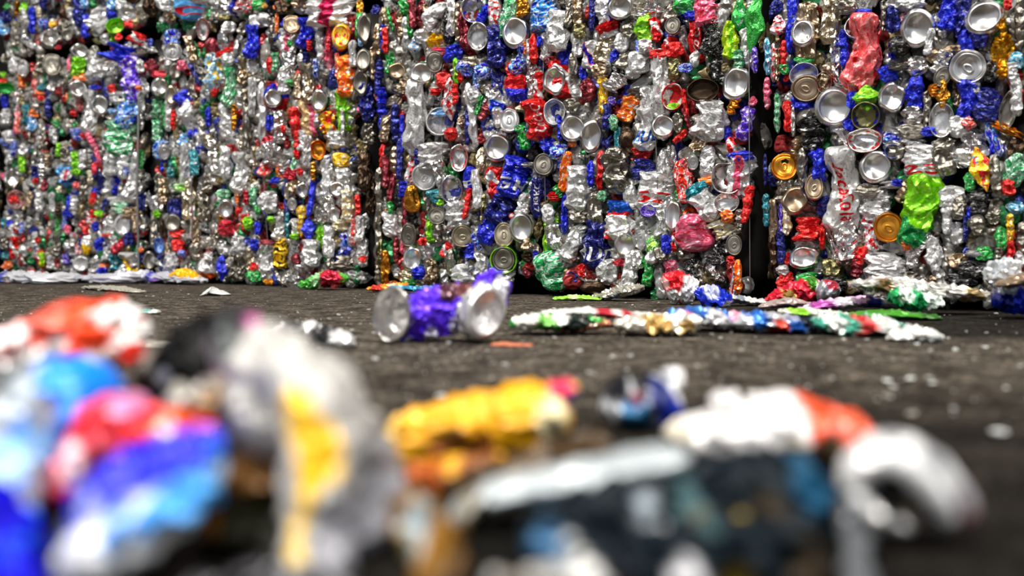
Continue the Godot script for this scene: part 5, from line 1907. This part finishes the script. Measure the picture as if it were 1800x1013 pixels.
func build_near() -> void:
	lump("crushed_can", "orange red and white crumpled can propped behind the blue can", "can", "crumpled cans in the near heap", "-239.4 72.1 -530.3 24.2 32;-234.8 59.1 -530.3 49.1 54;-227.3 43.9 -530.3 49.1 59;-213.6 31.8 -530.3 26.2 49/-228.6 70.8 -555.6 15.1 28;-215.2 57.1 -555.6 20.6 32;-206.3 47.3 -555.6 13.7 28/-275.8 45.5 -530.3 19.6 32;-259.1 51.5 -530.3 20.3 38;-240.9 55.2 -530.3 19.6 38/-222.7 51.5 -530.3 16.4 32;-207.6 48.5 -530.3 15.1 32;-197.9 40.6 -530.3 9.8 22/-236.4 33.3 -530.3 29.5 43;-239.4 15.2 -530.3 32.7 43;-219.2 6.8 -479.5 26.6 26", Color(1.000, 0.275, 0.078), "-242.4 73.3 -518.3 12.1 0.94 0.38 0.30;-254.5 59.1 -518.3 10.6 0.93 0.42 0.35;-210.6 68.2 -518.3 6.7 0.95 0.94 0.93;-201.2 57.6 -518.3 7.9 0.95 0.94 0.93;-196.4 49.7 -518.3 7.9 0.95 0.94 0.93;-266.7 47.0 -518.3 12.1 0.94 0.82 0.82;-253.0 51.5 -518.3 6.7 0.96 0.87 0.87;-230.3 50.0 -518.3 6.1 0.96 0.88 0.88;-215.2 34.8 -518.3 10.9 0.95 0.93 0.91;-224.2 39.4 -518.3 7.3 0.93 0.27 0.41;-198.5 41.8 -518.3 6.7 0.88 0.14 0.03", 0.4, 0.15, 0.0045, 61, 1.2)
	lump("crushed_can", "thin grey can edge curving behind the light blue can", "can", "crumpled cans in the near heap", "-235.9 35.9 -448.7 8.3 22;-221.8 46.7 -448.7 9.4 26;-206.4 54.4 -448.7 7.2 22", Color(0.769, 0.769, 0.769), "-223.1 43.6 -436.7 3.6 0.54 0.54 0.54", 0.3, 0.5, 0.003, 80, 0.8)
	lump("crushed_can", "light blue can with a pale stripe, lying slanted under the orange red can", "can", "crumpled cans in the near heap", "-165.1 47.7 -407.0 17.6 43;-176.7 38.4 -407.0 42.7 59;-193.0 19.8 -407.0 55.3 65;-195.7 5.4 -380.4 49.3 39;-179.4 4.7 -327.1 30.3 39", Color(0.059, 0.525, 1.000), "-204.7 34.9 -395.0 13.5 0.85 0.87 0.89;-211.6 23.3 -395.0 14.0 0.85 0.86 0.88;-194.9 43.7 -395.0 9.8 0.78 0.82 0.85;-202.3 8.1 -395.0 11.6 0.35 0.71 0.96;-181.4 24.4 -395.0 7.4 0.66 0.86 0.98;-179.5 37.7 -395.0 6.0 0.66 0.69 0.72;-180.6 5.4 -364.3 9.7 0.66 0.71 0.76", 0.36, 0.15, 0.0045, 62, 1.2)  # the small grey patch paints in a blurred highlight
	lump("crushed_can", "dark royal blue can in the bottom corner of the heap", "can", "crumpled cans in the near heap", "-175.9 18.5 -324.1 16.0 32;-169.4 9.3 -324.1 18.0 32;-153.0 4.3 -299.1 16.6 19;-137.2 3.9 -271.3 13.4 19", Color(0.024, 0.024, 0.706), "-150.0 4.5 -306.2 4.7 0.23 0.28 0.91;-152.1 4.3 -287.1 5.1 0.10 0.35 0.69", 0.36, 0.15, 0.005, 63, 1.1)
	lump("crushed_can", "red can folded into a pointed tail between two blue cans", "can", "crumpled cans in the near heap", "-143.9 43.9 -380.4 12.7 32;-151.7 31.5 -380.4 27.2 43;-163.0 16.3 -380.4 19.7 43;-170.9 5.2 -366.9 10.0 16/-148.9 29.3 -380.4 21.1 38;-130.4 31.5 -380.4 15.0 27;-110.4 28.7 -380.4 2.3 9", Color(0.941, 0.125, 0.180), "-142.8 46.1 -368.4 5.2 0.85 0.56 0.75;-159.8 21.3 -368.4 6.5 0.96 0.80 0.83;-148.9 27.8 -368.4 4.8 0.97 0.35 0.41;-175.0 6.5 -368.4 9.1 0.54 0.13 0.25;-119.6 31.3 -368.4 13.0 0.94 0.35 0.11;-129.3 34.3 -368.4 3.0 0.97 0.85 0.75", 0.36, 0.15, 0.0045, 64, 1.3)
	lump("crushed_can", "bright blue can with a white lower edge lying in front of the red can", "can", "crumpled cans in the near heap", "-134.5 15.5 -318.2 17.7 54;-118.2 26.9 -318.2 20.4 54;-102.7 33.8 -318.2 16.5 43;-94.9 31.8 -318.2 9.8 32/-141.8 4.5 -318.2 13.7 32;-121.8 16.4 -318.2 14.9 37;-106.4 25.5 -318.2 14.9 37;-93.1 29.5 -318.2 11.0 32/-128.5 4.1 -284.6 17.6 17;-120.7 9.9 -289.3 17.1 28;-108.3 18.2 -289.3 15.0 28;-96.7 25.3 -291.7 11.5 26;-88.1 30.5 -296.6 6.2 22", Color(0.039, 0.345, 0.918), "-93.6 26.4 -306.2 7.6 0.23 0.61 0.94;-100.9 21.5 -306.2 7.3 0.16 0.56 0.94;-110.9 17.3 -306.2 7.3 0.16 0.56 0.94;-121.8 10.9 -306.2 7.3 0.16 0.53 0.94;-117.3 30.9 -306.2 11.3 0.05 0.09 0.88;-104.5 35.5 -306.2 9.1 0.05 0.09 0.88;-130.0 23.6 -306.2 8.0 0.05 0.09 0.88;-127.0 4.0 -265.8 11.1 0.94 0.95 0.96;-124.0 6.1 -277.3 10.6 0.94 0.95 0.96;-116.5 11.6 -277.3 9.3 0.94 0.95 0.96;-109.9 16.0 -277.3 8.3 0.94 0.95 0.96;-103.3 20.3 -277.3 7.6 0.94 0.95 0.96;-96.2 24.8 -277.3 6.6 0.91 0.94 0.96;-86.1 31.9 -284.6 5.1 0.23 0.61 0.94;-90.8 31.1 -282.1 4.4 0.29 0.66 0.96;-96.7 28.7 -279.7 4.0 0.23 0.61 0.94;-103.3 25.1 -277.3 3.6 0.23 0.60 0.94;-111.6 20.3 -277.3 3.6 0.23 0.60 0.94;-136.4 18.2 -306.2 4.4 0.17 0.20 0.21;-124.5 25.5 -306.2 2.9 0.72 0.75 0.91;-116.0 23.3 -306.2 3.3 0.54 0.60 0.94", 0.36, 0.12, 0.004, 65, 1.4)
	lump("crushed_can", "large white can with a yellow stripe bent over at its neck", "can", "crumpled cans in the near heap", "-113.2 77.3 -397.7 17.2 38;-109.5 65.9 -397.7 20.6 43;-95.6 56.7 -388.9 26.9 49;-74.0 47.9 -364.6 28.8 49;-65.1 35.3 -343.1 24.6 43;-63.8 20.8 -330.2 22.8 37;-61.7 6.4 -321.1 22.2 32;-53.7 4.2 -291.7 18.7 17/-91.1 43.6 -372.3 15.2 39;-85.8 34.4 -360.8 20.5 43;-80.0 28.0 -350.0 13.0 32/-63.6 35.9 -397.7 12.3 32;-59.1 23.9 -397.7 18.2 38;-55.7 6.8 -397.7 22.1 43;-47.7 4.7 -327.1 17.0 26", Color(0.698, 0.690, 0.675), "-113.2 76.1 -385.7 7.7 0.08 0.08 0.09;-107.7 65.5 -385.7 6.4 0.10 0.14 0.15;-101.8 74.5 -385.7 3.4 0.88 0.44 0.72;-72.5 47.9 -352.6 5.0 0.93 0.74 0.13;-68.3 42.4 -341.5 5.5 0.93 0.74 0.13;-64.6 37.0 -332.5 5.7 0.93 0.74 0.09;-62.4 31.2 -327.1 7.4 0.94 0.72 0.03;-61.1 25.6 -322.0 7.3 0.94 0.74 0.02;-60.6 20.5 -317.6 7.5 0.95 0.77 0.00;-60.2 15.8 -313.3 8.0 0.95 0.77 0.00;-59.6 10.8 -309.7 8.5 0.95 0.78 0.02;-58.5 5.8 -306.2 8.7 0.95 0.78 0.02;-55.0 4.3 -292.3 8.3 0.95 0.78 0.02;-55.7 15.9 -385.7 11.4 0.55 0.55 0.56;-51.6 5.5 -372.6 11.0 0.52 0.52 0.54;-47.6 4.9 -327.8 9.7 0.49 0.49 0.52;-97.7 52.3 -385.7 4.1 0.69 0.69 0.71", 0.42, 0.15, 0.004, 66, 1.5)
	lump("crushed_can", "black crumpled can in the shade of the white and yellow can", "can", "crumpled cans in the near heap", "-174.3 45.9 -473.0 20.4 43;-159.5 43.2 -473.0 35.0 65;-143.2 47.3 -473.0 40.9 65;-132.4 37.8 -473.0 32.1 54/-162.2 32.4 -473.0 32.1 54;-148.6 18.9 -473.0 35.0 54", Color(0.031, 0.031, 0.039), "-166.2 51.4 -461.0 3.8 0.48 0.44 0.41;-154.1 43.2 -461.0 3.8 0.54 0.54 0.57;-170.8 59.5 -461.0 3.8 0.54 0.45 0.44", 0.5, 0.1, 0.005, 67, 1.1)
	lump("crushed_can", "small silver crumpled can in front of the black can", "can", "crumpled cans in the near heap", "-150.0 26.3 -437.5 13.5 32;-140.0 33.8 -437.5 16.2 39;-126.2 35.0 -437.5 16.7 39;-116.2 30.0 -437.5 12.4 32/-137.5 22.0 -437.5 5.9 22;-126.2 23.0 -437.5 8.1 27;-115.0 26.3 -437.5 6.5 22", Color(0.706, 0.690, 0.659), "-127.5 36.3 -425.5 4.5 0.54 0.42 0.29;-132.5 28.8 -425.5 3.5 0.42 0.38 0.35", 0.3, 0.5, 0.006, 68, 1.1)
	lump("crushed_can", "golden brown can lying in the gap behind the white and yellow can", "can", "crumpled cans in the near heap", "-105.1 18.8 -357.1 8.8 38;-93.9 18.8 -357.1 9.7 43;-77.6 18.8 -357.1 11.0 43", Color(0.369, 0.235, 0.016), "-95.9 14.3 -345.1 3.3 0.16 0.11 0.06", 0.4, 0.4, 0.004, 69, 0.9)
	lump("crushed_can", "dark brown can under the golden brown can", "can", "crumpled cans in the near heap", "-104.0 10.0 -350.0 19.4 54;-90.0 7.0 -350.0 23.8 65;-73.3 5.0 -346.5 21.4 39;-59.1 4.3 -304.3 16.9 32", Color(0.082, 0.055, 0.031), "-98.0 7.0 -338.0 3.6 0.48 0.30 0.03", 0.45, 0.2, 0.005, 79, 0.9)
	lump("crushed_can", "yellow can with a brown dent lying beside the white and yellow can", "can", "crumpled cans in the near heap", "-60.6 7.0 -493.0 17.0 23;-42.5 6.8 -479.5 35.5 32;-22.5 7.0 -493.0 42.6 36;2.9 13.7 -500.0 38.9 54;30.0 19.4 -500.0 23.5 43/17.1 28.0 -500.0 6.2 17;25.7 30.3 -500.0 9.3 22;33.7 28.6 -500.0 5.6 15/-42.9 6.0 -416.7 10.3 19;-23.5 5.9 -411.8 15.2 23;-5.0 6.3 -437.5 13.5 23", Color(0.894, 0.643, 0.000), "-27.8 6.9 -474.1 7.8 0.42 0.25 0.03;24.3 30.9 -488.0 6.9 0.88 0.19 0.35;30.9 26.3 -488.0 4.0 0.25 0.13 0.63;18.6 17.7 -488.0 7.4 0.94 0.88 0.69;37.1 12.9 -488.0 7.4 0.91 0.69 0.25;-36.3 5.9 -397.8 8.0 0.66 0.31 0.03;-14.0 5.8 -395.0 9.3 0.54 0.30 0.06;0.0 6.3 -425.5 4.5 0.85 0.78 0.72;-61.4 15.7 -488.0 6.9 0.78 0.63 0.25", 0.4, 0.15, 0.004, 70, 1.3)
	lump("crushed_can", "small blue and white crushed can with black creases behind the yellow can", "can", "crumpled cans in the near heap", "52.3 19.4 -564.5 19.5 32;64.5 14.5 -564.5 30.0 49;80.6 14.5 -564.5 31.4 49;94.2 19.4 -564.5 23.0 38/85.5 26.5 -564.5 13.9 22;96.8 26.5 -564.5 13.9 22", Color(0.722, 0.737, 0.761), "56.5 25.2 -552.5 7.7 0.07 0.08 0.09;72.6 27.7 -552.5 6.5 0.04 0.04 0.05;88.7 12.3 -552.5 9.0 0.05 0.19 0.75;67.5 8.0 -550.7 9.0 0.16 0.42 0.60;96.8 26.5 -552.5 8.4 0.94 0.94 0.94;67.7 18.7 -552.5 3.2 0.69 0.42 0.50;80.6 19.4 -552.5 6.5 0.04 0.10 0.38", 0.36, 0.2, 0.0045, 71, 1.1)
	lump("crushed_can", "white can with an orange red end lying behind the silver can end", "can", "crumpled cans in the near heap", "71.6 13.5 -473.0 8.8 27;87.8 11.4 -473.0 18.7 43;108.1 13.0 -473.0 28.6 54;132.4 15.7 -473.0 31.5 59;152.7 13.0 -473.0 28.0 54;171.6 10.3 -473.0 14.6 32/95.1 26.5 -473.0 7.0 19;101.6 29.2 -473.0 9.3 24;107.0 27.0 -473.0 5.8 16", Color(0.871, 0.863, 0.863), "147.3 20.3 -461.0 12.4 0.85 0.28 0.11;161.6 14.9 -461.0 11.9 0.83 0.29 0.13;150.0 9.5 -461.0 10.3 0.91 0.42 0.35;172.4 10.3 -461.0 5.4 0.91 0.69 0.69;125.9 6.3 -428.8 7.1 0.66 0.60 0.47;143.8 6.4 -433.3 6.6 0.72 0.60 0.45;75.7 12.2 -461.0 7.0 0.69 0.66 0.60", 0.36, 0.15, 0.004, 72, 1.3)
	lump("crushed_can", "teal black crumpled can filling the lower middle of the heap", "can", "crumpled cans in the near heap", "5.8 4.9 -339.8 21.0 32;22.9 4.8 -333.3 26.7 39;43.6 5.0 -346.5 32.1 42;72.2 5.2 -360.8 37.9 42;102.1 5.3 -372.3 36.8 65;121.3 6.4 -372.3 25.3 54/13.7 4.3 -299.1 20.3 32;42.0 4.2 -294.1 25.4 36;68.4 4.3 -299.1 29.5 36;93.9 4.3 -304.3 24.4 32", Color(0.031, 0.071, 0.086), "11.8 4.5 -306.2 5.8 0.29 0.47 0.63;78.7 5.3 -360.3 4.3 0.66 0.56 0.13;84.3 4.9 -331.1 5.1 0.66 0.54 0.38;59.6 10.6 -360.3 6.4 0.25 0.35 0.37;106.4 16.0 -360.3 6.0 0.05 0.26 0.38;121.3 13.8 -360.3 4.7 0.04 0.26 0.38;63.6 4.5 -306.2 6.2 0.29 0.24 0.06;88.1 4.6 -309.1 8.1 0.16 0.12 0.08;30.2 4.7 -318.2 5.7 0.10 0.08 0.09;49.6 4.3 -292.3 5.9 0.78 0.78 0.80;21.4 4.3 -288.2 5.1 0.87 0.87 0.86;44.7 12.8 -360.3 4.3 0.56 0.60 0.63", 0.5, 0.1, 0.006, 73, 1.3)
	lump("flattened_can", "long pale silver strip of flattened can across the heap", "can", "crumpled cans in the near heap", "-17.4 5.0 -346.5 5.1 13;-12.4 9.3 -360.8 8.9 26;4.1 14.4 -360.8 10.2 28;24.7 17.9 -360.8 11.1 30;45.4 22.1 -360.8 11.1 30;64.9 25.8 -360.8 7.6 24", Color(0.667, 0.698, 0.714), "-13.4 6.2 -348.8 5.4 0.54 0.52 0.47", 0.4, 0.3, 0.002, 74, 1.2)
	lump("crushed_can", "gold and grey crushed can standing in the dark middle of the heap", "can", "crumpled cans in the near heap", "-33.1 13.5 -336.5 9.1 32;-29.8 6.7 -336.5 12.5 32;-24.3 4.5 -315.3 15.6 16;-20.0 4.0 -280.0 15.6 16", Color(0.478, 0.322, 0.039), "-31.7 10.6 -324.5 4.2 0.54 0.60 0.63;-34.3 4.8 -321.3 3.0 0.35 0.31 0.19;-17.4 4.3 -292.3 5.2 0.29 0.19 0.03", 0.4, 0.3, 0.005, 75, 0.9)
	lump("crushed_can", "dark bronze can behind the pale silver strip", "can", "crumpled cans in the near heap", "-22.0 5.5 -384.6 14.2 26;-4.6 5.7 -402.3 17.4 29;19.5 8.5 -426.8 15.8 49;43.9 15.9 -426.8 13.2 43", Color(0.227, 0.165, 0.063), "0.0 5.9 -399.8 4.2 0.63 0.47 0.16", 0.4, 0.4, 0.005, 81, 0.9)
	lump("crushed_can", "grey aluminium can lying along the bottom edge", "can", "crumpled cans in the near heap", "-91.6 3.8 -267.2 6.6 13;-83.9 4.0 -282.3 8.7 13;-72.1 4.1 -286.9 10.6 13;-55.6 4.0 -277.8 10.3 13;-44.3 3.8 -267.2 9.9 13", Color(0.541, 0.541, 0.557), "-102.5 4.2 -282.1 4.4 0.88 0.88 0.88;-76.9 4.3 -287.1 12.0 0.16 0.16 0.17;-56.2 4.1 -277.3 6.6 0.11 0.11 0.12", 0.3, 0.5, 0.004, 76, 1.1)
	lump("crushed_can", "grey can edge standing below the silver can end", "can", "crumpled cans in the near heap", "119.6 8.2 -357.1 7.9 17;116.2 4.8 -336.5 8.3 10;104.3 4.3 -299.1 7.4 9;94.9 3.9 -271.3 6.7 9", Color(0.353, 0.369, 0.384), "", 0.4, 0.3, 0.003, 77, 0.9)
	lump("crushed_can", "white can scrap at the bottom edge beside the teal black can", "can", "crumpled cans in the near heap", "-6.4 4.0 -280.0 6.9 13;4.9 4.1 -286.9 8.9 13;17.9 4.1 -285.5 8.8 13;25.2 3.9 -275.6 6.8 13", Color(0.604, 0.604, 0.596), "0.0 4.2 -282.1 5.0 0.35 0.33 0.29", 0.4, 0.3, 0.004, 78, 0.9)
	lump("crushed_can", "polished silver can end bent into a crescent beside the white and orange can", "can", "crumpled cans in the near heap", "118.8 25.7 -346.5 7.7 17;129.7 32.3 -346.5 8.6 19;143.6 28.3 -346.5 9.0 19;154.5 15.0 -344.5 8.5 19;156.1 5.8 -339.8 5.5 17/113.9 17.4 -337.8 7.5 15;118.7 27.6 -337.8 10.4 17;130.3 27.6 -337.8 11.7 17;141.3 17.7 -336.5 11.2 17;147.0 7.0 -333.3 6.2 13/114.0 18.0 -335.2 6.2 13;120.2 12.6 -334.0 6.6 15;133.3 7.6 -333.3 5.3 13/124.5 18.0 -343.1 11.9 9;135.3 13.7 -343.1 11.9 9", Color(0.965, 0.965, 0.965), "131.1 37.9 -327.8 3.9 0.66 0.67 0.69;143.7 31.7 -327.8 3.9 0.66 0.67 0.69;155.7 16.9 -327.8 4.3 0.69 0.67 0.69;156.5 6.8 -327.8 4.3 0.85 0.66 0.69;126.2 18.1 -327.8 5.0 0.15 0.14 0.12;133.0 13.6 -327.8 4.3 0.23 0.21 0.18", 0.28, 0.35, 0.0012, 82, 1.2)  # the dark patches paint in the shade of its hollow
